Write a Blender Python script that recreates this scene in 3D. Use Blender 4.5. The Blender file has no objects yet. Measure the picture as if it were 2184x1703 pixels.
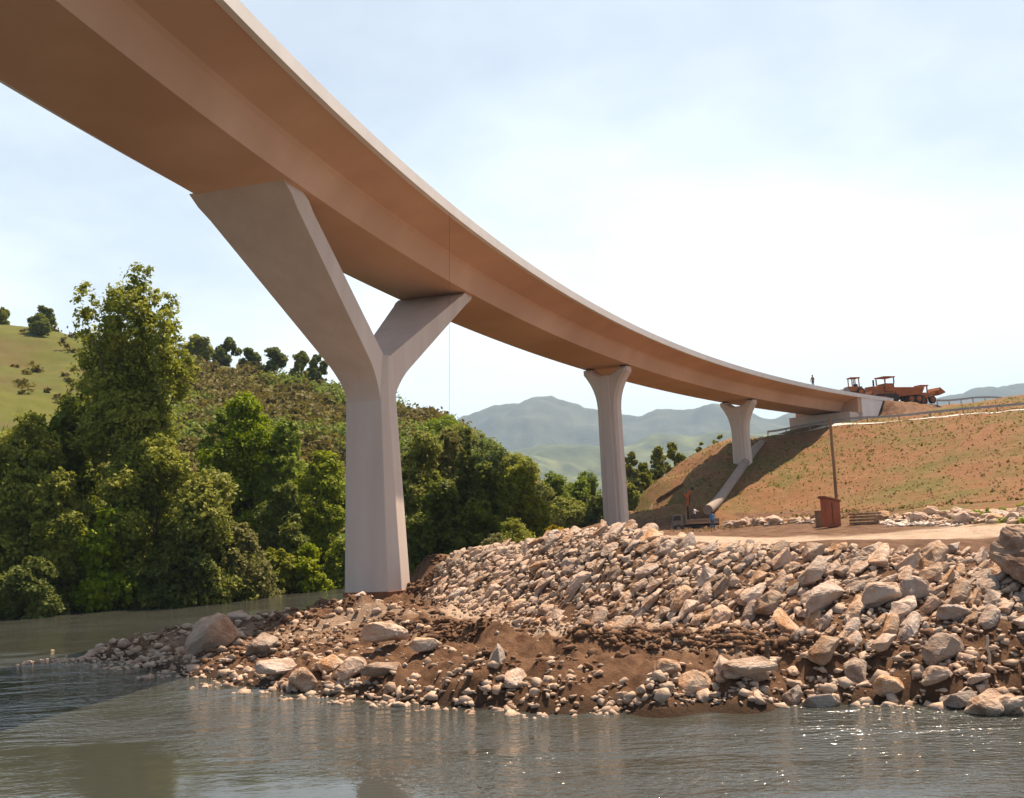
import bpy, bmesh, math, random
import numpy as np
from mathutils import Vector, Matrix, noise as mnoise

random.seed(7)
SC = bpy.context.scene
COL = SC.collection
R_ = math.radians

# ------------------------------------------------------------------ camera
CAM_Z = 5.25
F_, CX, CY = 2123.0, 1092.0, 851.0            # focal length and centre in the units of the photo (2184 wide)
PITCH, ROLL = math.atan2(249.0, F_), 0.05
_f = np.array([0, math.cos(PITCH), math.sin(PITCH)])
_u0 = np.array([0, -math.sin(PITCH), math.cos(PITCH)])
_r0 = np.array([1.0, 0, 0])
_r = _r0 * math.cos(ROLL) - _u0 * math.sin(ROLL)
_u = _u0 * math.cos(ROLL) + _r0 * math.sin(ROLL)
cd = bpy.data.cameras.new('camera')
cam = bpy.data.objects.new('camera', cd)
COL.objects.link(cam)
cd.sensor_width = 36.0
cd.lens = 36.0 * F_ / 2184.0
cd.clip_start, cd.clip_end = 0.2, 30000
M = Matrix.Identity(4)
for i in range(3):
    M[i][0], M[i][1], M[i][2] = _r[i], _u[i], -_f[i]
M[2][3] = CAM_Z
cam.matrix_world = M
SC.camera = cam

# ------------------------------------------------------------------ light
SUN_AZ, SUN_EL = R_(44), R_(63)               # azimuth clockwise from +Y (ahead), to the right
W = bpy.data.worlds.new('World')
SC.world = W
W.use_nodes = True
nt = W.node_tree
N, L = nt.nodes, nt.links
bg = N['Background']
sky = N.new('ShaderNodeTexSky')
sky.sky_type = 'NISHITA'
sky.sun_disc = False
sky.sun_elevation = SUN_EL
sky.sun_rotation = SUN_AZ
sky.dust_density = 2.0
sky.air_density = 1.0
sky.ozone_density = 0.5
tc = N.new('ShaderNodeTexCoord')
sp = N.new('ShaderNodeSeparateXYZ')
L.new(tc.outputs['Generated'], sp.inputs[0])
# clouds: noise on the direction, flattened towards the horizon
mx = N.new('ShaderNodeMath'); mx.operation = 'MAXIMUM'; mx.inputs[1].default_value = 0.0
L.new(sp.outputs['Z'], mx.inputs[0])
ad = N.new('ShaderNodeMath'); ad.operation = 'ADD'; ad.inputs[1].default_value = 0.22
L.new(mx.outputs[0], ad.inputs[0])
dv = N.new('ShaderNodeVectorMath'); dv.operation = 'DIVIDE'
cb = N.new('ShaderNodeCombineXYZ')
for k in range(3):
    L.new(ad.outputs[0], cb.inputs[k])
L.new(tc.outputs['Generated'], dv.inputs[0]); L.new(cb.outputs[0], dv.inputs[1])
nz = N.new('ShaderNodeTexNoise'); nz.inputs['Scale'].default_value = 1.1; nz.inputs['Detail'].default_value = 7; nz.inputs['Roughness'].default_value = 0.55
mp = N.new('ShaderNodeMapping'); mp.inputs['Location'].default_value = (0.6, 0.35, 0.0)
L.new(dv.outputs[0], mp.inputs[0]); L.new(mp.outputs[0], nz.inputs['Vector'])
# bright veil low over the valley ahead
azn = N.new('ShaderNodeVectorMath'); azn.operation = 'DOT_PRODUCT'
vd = np.array([0.22, 1.0, 0.0]); vd /= np.linalg.norm(vd); azn.inputs[1].default_value = tuple(vd)
L.new(tc.outputs['Generated'], azn.inputs[0])
az2 = N.new('ShaderNodeMapRange'); az2.inputs[1].default_value = 0.55; az2.inputs[2].default_value = 0.97; az2.inputs[3].default_value = 0.25
L.new(azn.outputs['Value'], az2.inputs[0])
el2 = N.new('ShaderNodeMapRange'); el2.interpolation_type = 'SMOOTHSTEP'; el2.inputs[1].default_value = 0.06; el2.inputs[2].default_value = 0.50; el2.inputs[3].default_value = 0.52; el2.inputs[4].default_value = -0.08
L.new(mx.outputs[0], el2.inputs[0])
veil = N.new('ShaderNodeMath'); veil.operation = 'MULTIPLY'
L.new(az2.outputs[0], veil.inputs[0]); L.new(el2.outputs[0], veil.inputs[1])
av = N.new('ShaderNodeMath'); av.operation = 'ADD'
L.new(nz.outputs[0], av.inputs[0]); L.new(veil.outputs[0], av.inputs[1])
cr = N.new('ShaderNodeMapRange'); cr.interpolation_type = 'SMOOTHSTEP'
cr.inputs[1].default_value = 0.34; cr.inputs[2].default_value = 1.0; cr.inputs[3].default_value = 0.27; cr.inputs[4].default_value = 0.97
L.new(av.outputs[0], cr.inputs[0])
fm = N.new('ShaderNodeMapRange'); fm.interpolation_type = 'SMOOTHSTEP'; fm.inputs[1].default_value = -0.15; fm.inputs[2].default_value = 0.55; fm.inputs[3].default_value = 0.22; fm.inputs[4].default_value = 1.0
L.new(azn.outputs['Value'], fm.inputs[0])
cm = N.new('ShaderNodeMath'); cm.operation = 'MULTIPLY'; L.new(cr.outputs[0], cm.inputs[0]); L.new(fm.outputs[0], cm.inputs[1])
mixc = N.new('ShaderNodeMix'); mixc.data_type = 'RGBA'
L.new(cm.outputs[0], mixc.inputs[0])
L.new(sky.outputs[0], mixc.inputs[6])
mixc.inputs[7].default_value = (10.6, 11.7, 12.0, 1)
L.new(mixc.outputs[2], bg.inputs['Color'])
bg.inputs['Strength'].default_value = 0.066

sd = bpy.data.lights.new('sun', 'SUN')
sd.energy = 5.0
sd.angle = R_(0.5)
sd.color = (1.0, 0.80, 0.60)
sun = bpy.data.objects.new('sun', sd)
COL.objects.link(sun)
SDIR = Vector((math.sin(SUN_AZ) * math.cos(SUN_EL), math.cos(SUN_AZ) * math.cos(SUN_EL), math.sin(SUN_EL)))
sun.rotation_euler = (-SDIR).to_track_quat('-Z', 'Y').to_euler()
sun.location = SDIR * 200

SC.view_settings.view_transform = 'Standard'
SC.view_settings.look = 'None'
SC.view_settings.exposure = 1.0
SC.view_settings.gamma = 1.0
SC.cycles.volume_bounces = 0
SC.cycles.max_bounces = 6

# ------------------------------------------------------------------ photo rays -> world points
def ray(vx, vy):
    d = _f * F_ + _r * (vx - CX) - _u * (vy - CY)
    return d / d[1]
def at(vx, vy, d):
    q = ray(vx, vy) * d
    return np.array([q[0], q[1], q[2] + CAM_Z])
def onz(vx, vy, z):
    q = ray(vx, vy)
    t = (z - CAM_Z) / q[2]
    return np.array([q[0] * t, q[1] * t, z])

# ------------------------------------------------------------------ value noise (numpy)
_tab = np.random.RandomState(3).rand(256, 256)
def vnoise(x, y):
    xi, yi = np.floor(x).astype(int), np.floor(y).astype(int)
    fx, fy = x - xi, y - yi
    fx, fy = fx * fx * (3 - 2 * fx), fy * fy * (3 - 2 * fy)
    g = lambda a, b: _tab[a & 255, b & 255]
    return (g(xi, yi) * (1 - fx) + g(xi + 1, yi) * fx) * (1 - fy) + (g(xi, yi + 1) * (1 - fx) + g(xi + 1, yi + 1) * fx) * fy
def fbm(x, y, o=4):
    s, a, t = 0, 1.0, 0
    for k in range(o):
        s = s + a * (vnoise(x * 2 ** k + 17.3 * k, y * 2 ** k + 5.1 * k) - 0.5); t += a; a *= 0.5
    return s / t * 2
def sstep(a, b, x):
    t = np.clip((x - a) / (b - a), 0, 1)
    return t * t * (3 - 2 * t)

# ------------------------------------------------------------------ object helpers
def link(o, parent=None):
    COL.objects.link(o)
    if parent is not None:
        o.parent = parent
    return o
def tag(o, label=None, cat=None, group=None, kind=None):
    if label: o['label'] = label
    if cat: o['category'] = cat
    if group: o['group'] = group
    if kind: o['kind'] = kind
    return o
def empty(name, loc=(0, 0, 0), rz=0.0, **kw):
    o = bpy.data.objects.new(name, None)
    o.empty_display_size = 0.3
    o.location = tuple(loc); o.rotation_euler = (0, 0, rz)
    COL.objects.link(o)
    return tag(o, **kw)
def npmesh(name, v, f):
    me = bpy.data.meshes.new(name)
    v = np.asarray(v, dtype=np.float32); f = np.asarray(f, dtype=np.int32)
    k = f.shape[1]
    me.vertices.add(len(v)); me.vertices.foreach_set('co', v.ravel())
    me.loops.add(f.size); me.loops.foreach_set('vertex_index', f.ravel())
    me.polygons.add(len(f)); me.polygons.foreach_set('loop_start', np.arange(0, f.size, k, dtype=np.int32))
    me.update(calc_edges=True)
    return me
def obj(name, me, mat=None, parent=None, smooth=False):
    o = bpy.data.objects.new(name, me)
    if mat: me.materials.append(mat)
    if smooth: me.polygons.foreach_set('use_smooth', [True] * len(me.polygons))
    return link(o, parent)
class MB:
    """collects simple solids into one mesh"""
    def __init__(s): s.v, s.f = [], []
    def add(s, vs, fs):
        b = len(s.v); s.v += [tuple(q) for q in vs]; s.f += [[b + i for i in q] for q in fs]
    def box(s, c, d, rz=0.0, rx=0.0, ry=0.0, taper=1.0):
        m = Matrix.Translation(Vector(c)) @ Matrix.Rotation(rz, 4, 'Z') @ Matrix.Rotation(ry, 4, 'Y') @ Matrix.Rotation(rx, 4, 'X')
        hx, hy, hz = d[0] / 2, d[1] / 2, d[2] / 2
        vs = [m @ Vector((x * hx * (taper if z > 0 else 1), y * hy * (taper if z > 0 else 1), z * hz)) for z in (-1, 1) for y in (-1, 1) for x in (-1, 1)]
        s.add(vs, [(0, 2, 3, 1), (4, 5, 7, 6), (0, 1, 5, 4), (2, 6, 7, 3), (0, 4, 6, 2), (1, 3, 7, 5)])
    def tube(s, pts, r, n=8, r2=None):
        pts = [Vector(q) for q in pts]; rings = []
        for i, q in enumerate(pts):
            d = (pts[min(i + 1, len(pts) - 1)] - pts[max(i - 1, 0)]).normalized()
            a = d.orthogonal().normalized() if i == 0 else (a - d * a.dot(d)).normalized()
            b = d.cross(a)
            rr = r if r2 is None else r + (r2 - r) * i / (len(pts) - 1)
            rings.append([q + (a * math.cos(t) + b * math.sin(t)) * rr for t in [2 * math.pi * k / n for k in range(n)]])
        vs = [x for rg in rings for x in rg]; fs = []
        for i in range(len(pts) - 1):
            for k in range(n):
                fs.append((i * n + k, i * n + (k + 1) % n, (i + 1) * n + (k + 1) % n, (i + 1) * n + k))
        fs.append(tuple(range(n - 1, -1, -1))); fs.append(tuple((len(pts) - 1) * n + k for k in range(n)))
        s.add(vs, fs)
    def loft(s, rings, caps=True):
        n = len(rings[0]); vs = [x for rg in rings for x in rg]; fs = []
        for i in range(len(rings) - 1):
            for k in range(n):
                fs.append((i * n + k, i * n + (k + 1) % n, (i + 1) * n + (k + 1) % n, (i + 1) * n + k))
        if caps:
            fs.append(tuple(range(n - 1, -1, -1))); fs.append(tuple((len(rings) - 1) * n + k for k in range(n)))
        s.add(vs, fs)
    def build(s, name, mat=None, parent=None, smooth=None, bevel=0.0):
        me = bpy.data.meshes.new(name)
        me.from_pydata(s.v, [], s.f)
        bm = bmesh.new(); bm.from_mesh(me)
        bmesh.ops.recalc_face_normals(bm, faces=bm.faces)
        if bevel > 0:
            es = [e for e in bm.edges if len(e.link_faces) == 2 and e.calc_face_angle(0) > 0.5]
            bmesh.ops.bevel(bm, geom=es, offset=bevel, segments=2, profile=0.5, affect='EDGES')
        if smooth is not None:
            for fc in bm.faces: fc.smooth = True
            for e in bm.edges:
                if len(e.link_faces) == 2 and e.calc_face_angle(0) > smooth: e.smooth = False
        bm.to_mesh(me); bm.free()
        return obj(name, me, mat, parent)

# ------------------------------------------------------------------ materials
def mat(name, c1, c2=None, scale=1.0, rough=0.85, bump=0.0, bscale=None, detail=6, c3=None, s3=0.2, lo=0.35, hi=0.65, spec=0.3, coords='Object', transl=0.0, dist=0.05, stretch=None, perobj=0.0, sat=(0.6, 1.2), bands=0.0):
    m = bpy.data.materials.new(name); m.use_nodes = True
    t = m.node_tree; n, l = t.nodes, t.links
    b = n['Principled BSDF']; b.inputs['Roughness'].default_value = rough; b.inputs['Specular IOR Level'].default_value = spec
    tcn = n.new('ShaderNodeTexCoord'); vec = tcn.outputs[coords]
    if stretch:
        mpn = n.new('ShaderNodeMapping'); mpn.inputs['Scale'].default_value = stretch
        l.new(vec, mpn.inputs[0]); vec = mpn.outputs[0]
    col = None
    if c2 is not None:
        nn = n.new('ShaderNodeTexNoise'); nn.inputs['Scale'].default_value = scale; nn.inputs['Detail'].default_value = detail; nn.inputs['Roughness'].default_value = 0.6
        l.new(vec, nn.inputs['Vector'])
        mr = n.new('ShaderNodeMapRange'); mr.inputs[1].default_value = lo; mr.inputs[2].default_value = hi
        l.new(nn.outputs[0], mr.inputs[0])
        mi = n.new('ShaderNodeMix'); mi.data_type = 'RGBA'
        mi.inputs[6].default_value = (*c1, 1); mi.inputs[7].default_value = (*c2, 1)
        l.new(mr.outputs[0], mi.inputs[0]); col = mi.outputs[2]
        if c3 is not None:
            n3 = n.new('ShaderNodeTexNoise'); n3.inputs['Scale'].default_value = s3; n3.inputs['Detail'].default_value = 4
            l.new(vec, n3.inputs['Vector'])
            m3 = n.new('ShaderNodeMapRange'); m3.inputs[1].default_value = 0.42; m3.inputs[2].default_value = 0.64
            l.new(n3.outputs[0], m3.inputs[0])
            i3 = n.new('ShaderNodeMix'); i3.data_type = 'RGBA'; i3.inputs[7].default_value = (*c3, 1)
            l.new(m3.outputs[0], i3.inputs[0]); l.new(col, i3.inputs[6]); col = i3.outputs[2]
    if perobj and col is not None:
        oi = n.new('ShaderNodeObjectInfo')
        hs = n.new('ShaderNodeHueSaturation')
        r1 = n.new('ShaderNodeMapRange'); r1.inputs[3].default_value = 1 - perobj; r1.inputs[4].default_value = 1 + perobj * 0.8
        l.new(oi.outputs['Random'], r1.inputs[0]); l.new(r1.outputs[0], hs.inputs['Value'])
        m2 = n.new('ShaderNodeMath'); m2.operation = 'MULTIPLY'; m2.inputs[1].default_value = 7.31
        f2 = n.new('ShaderNodeMath'); f2.operation = 'FRACT'
        l.new(oi.outputs['Random'], m2.inputs[0]); l.new(m2.outputs[0], f2.inputs[0])
        r2 = n.new('ShaderNodeMapRange'); r2.inputs[3].default_value = sat[0]; r2.inputs[4].default_value = sat[1]
        l.new(f2.outputs[0], r2.inputs[0]); l.new(r2.outputs[0], hs.inputs['Saturation'])
        l.new(col, hs.inputs['Color']); col = hs.outputs[0]
    if bands and col is not None:
        sx = n.new('ShaderNodeSeparateXYZ'); l.new(tcn.outputs[coords], sx.inputs[0])
        q1 = n.new('ShaderNodeMath'); q1.operation = 'DIVIDE'; q1.inputs[1].default_value = bands; l.new(sx.outputs['Z'], q1.inputs[0])
        q2_ = n.new('ShaderNodeMath'); q2_.operation = 'FRACT'; l.new(q1.outputs[0], q2_.inputs[0])
        q3_ = n.new('ShaderNodeMapRange'); q3_.inputs[1].default_value = 0.0; q3_.inputs[2].default_value = 0.022; q3_.inputs[3].default_value = 0.80; q3_.inputs[4].default_value = 1.0; l.new(q2_.outputs[0], q3_.inputs[0])
        q4_ = n.new('ShaderNodeVectorMath'); q4_.operation = 'SCALE'; l.new(col, q4_.inputs[0]); l.new(q3_.outputs[0], q4_.inputs['Scale']); col = q4_.outputs[0]
    if col is not None: l.new(col, b.inputs['Base Color'])
    else: b.inputs['Base Color'].default_value = (*c1, 1)
    if bump > 0:
        bn = n.new('ShaderNodeTexNoise'); bn.inputs['Scale'].default_value = bscale or scale * 4; bn.inputs['Detail'].default_value = 8; bn.inputs['Roughness'].default_value = 0.65
        l.new(vec, bn.inputs['Vector'])
        bp = n.new('ShaderNodeBump'); bp.inputs['Strength'].default_value = bump; bp.inputs['Distance'].default_value = dist
        l.new(bn.outputs[0], bp.inputs['Height']); l.new(bp.outputs[0], b.inputs['Normal'])
    if transl > 0:
        tr = n.new('ShaderNodeBsdfTranslucent'); ms = n.new('ShaderNodeMixShader'); ms.inputs[0].default_value = transl
        if col is not None: l.new(col, tr.inputs['Color'])
        else: tr.inputs['Color'].default_value = (*c1, 1)
        l.new(b.outputs[0], ms.inputs[1]); l.new(tr.outputs[0], ms.inputs[2]); l.new(ms.outputs[0], n['Material Output'].inputs[0])
    return m

M_deck = mat('deck_concrete', (0.58, 0.37, 0.25), (0.67, 0.445, 0.31), 0.3, 0.8, 0.25, 3.0, dist=0.012, c3=(0.54, 0.335, 0.22), s3=0.11)  # same concrete as the piers, with the underside's warm brown shade painted in
M_pier = mat('pier_concrete', (0.57, 0.475, 0.405), (0.66, 0.565, 0.49), 0.6, 0.8, 0.2, 5.0, dist=0.012, stretch=(1, 1, 0.12))
M_arm = M_pier
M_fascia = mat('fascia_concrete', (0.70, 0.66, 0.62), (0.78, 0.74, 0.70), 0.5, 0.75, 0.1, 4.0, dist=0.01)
M_rust = mat('rusty_steel', (0.16, 0.06, 0.03), (0.27, 0.11, 0.05), 2.0, 0.8, 0.3, 9.0, stretch=(1, 1, 0.2))
M_bearing = mat('bearing_rubber', (0.05, 0.045, 0.04), (0.08, 0.07, 0.06), 4.0)
M_rock = mat('limestone', (0.37, 0.22, 0.135), (0.66, 0.47, 0.335), 1.1, 0.92, 1.0, 4.0, c3=(0.50, 0.40, 0.32), s3=0.45, dist=0.16, perobj=0.32, sat=(0.72, 1.25), lo=.38, hi=.60, detail=10)
M_rubble = mat('rubble_stone', (0.34, 0.22, 0.145), (0.60, 0.45, 0.34), 0.9, 0.92, 0.8, 5.0, c3=(0.44, 0.34, 0.26), s3=0.7, dist=.1)
M_barkd = mat('bark', (0.07, 0.05, 0.035), (0.13, 0.10, 0.07), 3.0, 0.95, 0.5, 10.0)
M_barkp = mat('pale_bark', (0.30, 0.26, 0.20), (0.42, 0.38, 0.30), 3.0, 0.9, 0.4, 10.0)
M_wood = mat('weathered_wood', (0.20, 0.11, 0.06), (0.32, 0.20, 0.12), 3.0, 0.9, 0.3, 12.0, stretch=(1, 1, 0.2))
M_drift = mat('driftwood', (0.48, 0.37, 0.28), (0.60, 0.50, 0.40), 3.0, 0.9, 0.4, 12.0)
M_steel = mat('galvanised_steel', (0.24, 0.22, 0.21), (0.34, 0.32, 0.31), 3.0, 0.5)
M_yellow = mat('ochre_machine_paint', (0.42, 0.125, 0.025), (0.28, 0.085, 0.03), 1.2, 0.6)
M_dark = mat('dark_rubber', (0.025, 0.02, 0.018), (0.05, 0.04, 0.03), 3.0)
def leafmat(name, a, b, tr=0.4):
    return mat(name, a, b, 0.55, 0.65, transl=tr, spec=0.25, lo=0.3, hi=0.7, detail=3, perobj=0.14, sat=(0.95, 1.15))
M_leaf_olive = leafmat('leaf_olive', (0.165, 0.200, 0.024), (0.345, 0.345, 0.064))
M_leaf_green = leafmat('leaf_green', (0.130, 0.190, 0.020), (0.270, 0.325, 0.040))
M_leaf_bright = leafmat('leaf_bright', (0.180, 0.235, 0.020), (0.330, 0.370, 0.045))
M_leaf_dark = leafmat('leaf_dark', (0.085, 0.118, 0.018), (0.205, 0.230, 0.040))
M_leaf_pale = leafmat('leaf_pale', (0.165, 0.170, 0.050), (0.290, 0.275, 0.095))
M_leaf_yellow = leafmat('leaf_yellow', (0.30, 0.24, 0.02), (0.45, 0.34, 0.03))
M_leaf_bracken = leafmat('leaf_bracken', (0.110, 0.098, 0.020), (0.20, 0.16, 0.038))

# ------------------------------------------------------------------ line of the bridge
BC = (221.734, -18.834); BR = 238.164
def bpt(s, off, z=0.0):
    """s metres along the curved right soffit edge, off metres to the right of it"""
    th = math.pi - s / BR
    return Vector((BC[0] + (BR - off) * math.cos(th), BC[1] + (BR - off) * math.sin(th), z))
def zsof(s): return CAM_Z + 14.5 - 0.02 * (bpt(s, 0).y - 45)
def btan(s):
    a = bpt(s + .1, 0) - bpt(s - .1, 0); return a.normalized()
HW = 4.65

# ------------------------------------------------------------------ terrain: control points (photo x, photo y, height) + plan points
CP = []
def cz(vx, vy, z): CP.append(onz(vx, vy, z))
def cdp(vx, vy, d): CP.append(at(vx, vy, d))
def cw(x, y, z): CP.append(np.array([x, y, z]))
# waterline of the spit, front
front = [(115, 1412), (210, 1408), (300, 1425), (390, 1443), (500, 1462), (600, 1474), (700, 1486), (800, 1494), (900, 1500), (1000, 1508), (1100, 1516), (1220, 1524), (1350, 1520), (1500, 1514), (1650, 1506), (1760, 1496), (1850, 1486), (1950, 1500), (2050, 1508), (2184, 1490), (2400, 1480)]
for q in front:
    cz(q[0], q[1], 0.0)
    w = onz(q[0], q[1], 0); cw(w[0], w[1] - 1.6, -0.8); cw(w[0] - 0.5, w[1] - 5, -1.6)
back = [(190, 1398), (300, 1372), (420, 1343), (500, 1318), (560, 1304), (640, 1291), (720, 1281)]
for q in back:
    cz(q[0], q[1], 0.0)
    w = onz(q[0], q[1], 0); cw(w[0] - 0.8, w[1] + 2.5, -0.9)
for q in [(14, 23, -1.2), (18, 24, -1.0), (12, 18, -1.8), (25, 18, -1.8), (8, 20, -1.8), (22, 26.5, -.3), (30, 26, -.2), (30, 12, -1.8), (18, 14, -1.8), (30, 29, 1.6), (40, 30, 2.0)]: cw(*q)
# the spit
for q in [(420, 1392, .45), (500, 1375, .7), (560, 1345, .9), (620, 1318, 1.1), (700, 1296, 1.25), (780, 1290, 1.25), (870, 1290, 1.3), (600, 1410, .6), (700, 1430, .5), (700, 1370, .85), (800, 1340, 1.0), (900, 1310, 1.3), (960, 1325, 1.25), (850, 1420, .8), (1000, 1380, 1.0), (1000, 1450, .65), (1150, 1400, .95), (1150, 1460, .6), (1250, 1385, 1.05)]:
    cz(*q)
for q in [(1400, 1400, 29.5), (1400, 1460, 26.6), (1600, 1420, 28), (1600, 1470, 26.4), (1800, 1425, 27), (1900, 1440, 26.8), (2000, 1400, 26.7), (2080, 1440, 26), (2184, 1420, 26.2), (2400, 1410, 25.8)]:
    cdp(*q)
# riprap toe and crest
def zat(vx, vy, d): return at(vx, vy, d)[2]
toe = [(905, 1278, 1.4), (980, 1300, 1.3), (1060, 1318, 1.2), (1150, 1332, 1.2), (1290, 1352, 1.15), (1400, 1364, 1.15), (1500, 1374, 1.1)] + [(a, b, zat(a, b, d)) for a, b, d in [(1650, 1386, 29.3), (1800, 1376, 28.5), (1950, 1345, 28.5), (2060, 1330, 28), (2184, 1330, 27.5), (2400, 1330, 27)]]
crest = [(950, 1186, 3.4), (1020, 1180, 3.55), (1100, 1170, 3.75), (1190, 1148, 4.2), (1290, 1124, 4.6), (1370, 1134, 4.4), (1450, 1152, 4.0), (1520, 1162, 3.85)] + [(a, b, zat(a, b, d)) for a, b, d in [(1600, 1165, 34.3), (1720, 1166, 33.8), (1850, 1166, 33.2), (1980, 1168, 32.6), (2080, 1175, 32), (2184, 1195, 31), (2400, 1200, 30)]]
def crest_pt(q):
    w = onz(*q); w[2] -= .16 * w[1] / 36; return w
for q in toe: cz(*q)
for q in crest: cw(*crest_pt(q))
for P_ in (toe[:-1], crest[:-1]):
    for a, b in zip(P_[:-1], P_[1:]):
        f_ = crest_pt if P_[0] == crest[0] else (lambda q: onz(*q)); w = (f_(a) + f_(b)) / 2; cw(*w)
for q in [(870, 1262, 1.3), (880, 1225, 2.0), (905, 1190, 3.1)]: cz(*q)
# river behind the pier and along the far bank
for q in [(-22, 62, -1.4), (-30, 52, -1.4), (-14, 66, -1.4), (-11, 72, -1.4), (-6, 68, -1.2), (0, 74, -1.2), (6, 86, -1.0), (-45, 50, -1.4), (-40, 30, -1.6), (-60, 45, -1.6), (-25, 25, -1.8), (0, 15, -1.8), (20, 15, -1.8), (-60, 10, -1.8), (40, 12, -1.8), (-7.8, 58, -.6), (-20, 45, -1.2), (-13, 55, -1.0)]: cw(*q)
# terrace
for q in [(1, 58, 3.4), (-2, 60, 2.6), (40, 56, 4.0), (6, 72, 2.6), (10, 100, 1.6), (48, 62, 4.4), (60, 62, 4.5), (32, 80, 3.8), (26, 92, 3.6), (16, 118, 3.2)]: cw(*q)
for q in [(1290, 1142, 46), (1290, 1148, 55), (1400, 1152, 44), (1400, 1136, 56), (1400, 1134, 80), (1400, 1131, 98), (1486, 1162, 40), (1486, 1143, 50), (1486, 1140, 60), (1486, 1137, 80), (1486, 1133, 100), (1600, 1166, 40), (1600, 1147, 50), (1600, 1136, 60), (1600, 1126, 76), (1774, 1158, 40), (1774, 1133, 50), (1774, 1124, 58), (1774, 1106, 70), (2000, 1148, 40), (2000, 1122, 50), (2184, 1130, 40), (2184, 1100, 50)]: cdp(*q)
for q in [(950, 1200, 57), (1020, 1194, 57), (1100, 1188, 54), (1190, 1170, 51), (1100, 1182, 62), (1200, 1166, 60)]: cdp(*q)
# embankment
for q in [(1545, 1124, 92), (1700, 1100, 88), (1850, 1088, 78), (2000, 1078, 70), (2184, 1066, 62), (2450, 1055, 54)]: cdp(*q)
for q in [(1695, 924, 137), (1765, 914, 134), (1835, 907, 131), (1950, 896, 128), (2060, 887, 124), (2184, 876, 120), (2450, 862, 112)]: cdp(*q); cdp(q[0], q[1] - 7, q[2] + 7)
for q in [(1900, 888, 140), (2050, 868, 140), (2184, 850, 140), (2400, 835, 140), (2050, 860, 165), (2184, 842, 165)]: cdp(*q)
for q in [(1485, 1132, 104), (1400, 1130, 102), (1345, 1092, 116), (1400, 1024, 130), (1455, 986, 137), (1500, 957, 144), (1545, 942, 146), (1660, 930, 138), (1690, 926, 140), (1430, 1060, 122), (1480, 1012, 131), (1580, 940, 141), (1440, 1100, 110)]: cdp(*q)
for u in np.linspace(0, 1, 7):
    for dx in (-5, -2.5, 0, 2.5, 5):
        w = at(1624, 943, 134) * (1 - u) + at(1511, 1106, 104) * u; cw(w[0] + dx, w[1], w[2])
cw(14, 150, 1.5); cw(20, 165, 2.0); cw(30, 190, 5); cw(50, 175, 15); cw(42, 160, 15); cw(10, 130, 1.2); cw(55, 200, 12); cw(90, 200, 18); cw(120, 160, 18); cw(80, 160, 17.5)
# far bank and hillside
bank = [(-200, 1342), (-80, 1330), (0, 1320), (120, 1308), (250, 1296), (380, 1282), (480, 1270), (600, 1257), (736, 1246), (820, 1238)]
for q in bank:
    w = onz(q[0], q[1], 0.0); cw(*w); cw(w[0] - 0.6, w[1] + 2.0, 0.9); cw(w[0] - 2, w[1] + 12, 3.0); cw(w[0] + 0.3, w[1] - 1.5, -0.6)
for q in [(0, 85, 1.5), (6, 98, 1.5), (2, 110, 2.5), (12, 125, 1.5)]: cw(*q)
for q in [(-350, 640, 245), (-150, 665, 240), (0, 692, 235), (120, 706, 230), (230, 738, 225), (330, 758, 220), (420, 772, 215), (560, 797, 205), (700, 830, 195), (790, 864, 190), (880, 888, 185), (960, 905, 180), (1010, 940, 172), (1060, 975, 165), (1120, 1015, 155)]:
    cdp(*q); w = at(*q); cw(w[0] * 1.25, w[1] * 1.3, w[2] - 8)
for q in [(0, 850, 150), (250, 880, 150), (500, 900, 145), (700, 930, 140), (900, 970, 135), (-200, 830, 150), (60, 780, 190), (420, 820, 182), (650, 870, 170)]: cdp(*q)
for q in [(0, 260, 3), (60, 300, 4), (-40, 330, 10), (20, 420, 0), (-150, 420, 20), (150, 420, 5), (30, 160, 1.5), (0, 420, 0), (200, 300, 12)]: cw(*q)
CP = np.array(CP)
_k2 = 0.8
def _phi(d2): return np.sqrt(d2 + _k2)
_n = len(CP)
_A = np.zeros((_n + 1, _n + 1))
_d2 = ((CP[:, None, :2] - CP[None, :, :2]) ** 2).sum(-1)
_A[:_n, :_n] = _phi(_d2) - np.eye(_n) * 0.06
_A[:_n, _n] = 1; _A[_n, :_n] = 1
_w = np.linalg.solve(_A, np.r_[CP[:, 2], 0])
def hbase(x, y):
    x, y = np.atleast_1d(np.asarray(x, float)), np.atleast_1d(np.asarray(y, float))
    o = np.zeros(x.shape)
    xf, yf, of = x.ravel(), y.ravel(), np.zeros(x.size)
    for i in range(0, xf.size, 40000):
        d2 = (xf[i:i + 40000, None] - CP[None, :, 0]) ** 2 + (yf[i:i + 40000, None] - CP[None, :, 1]) ** 2
        of[i:i + 40000] = _phi(d2) @ _w[:_n] + _w[_n]
    return of.reshape(x.shape)
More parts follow.
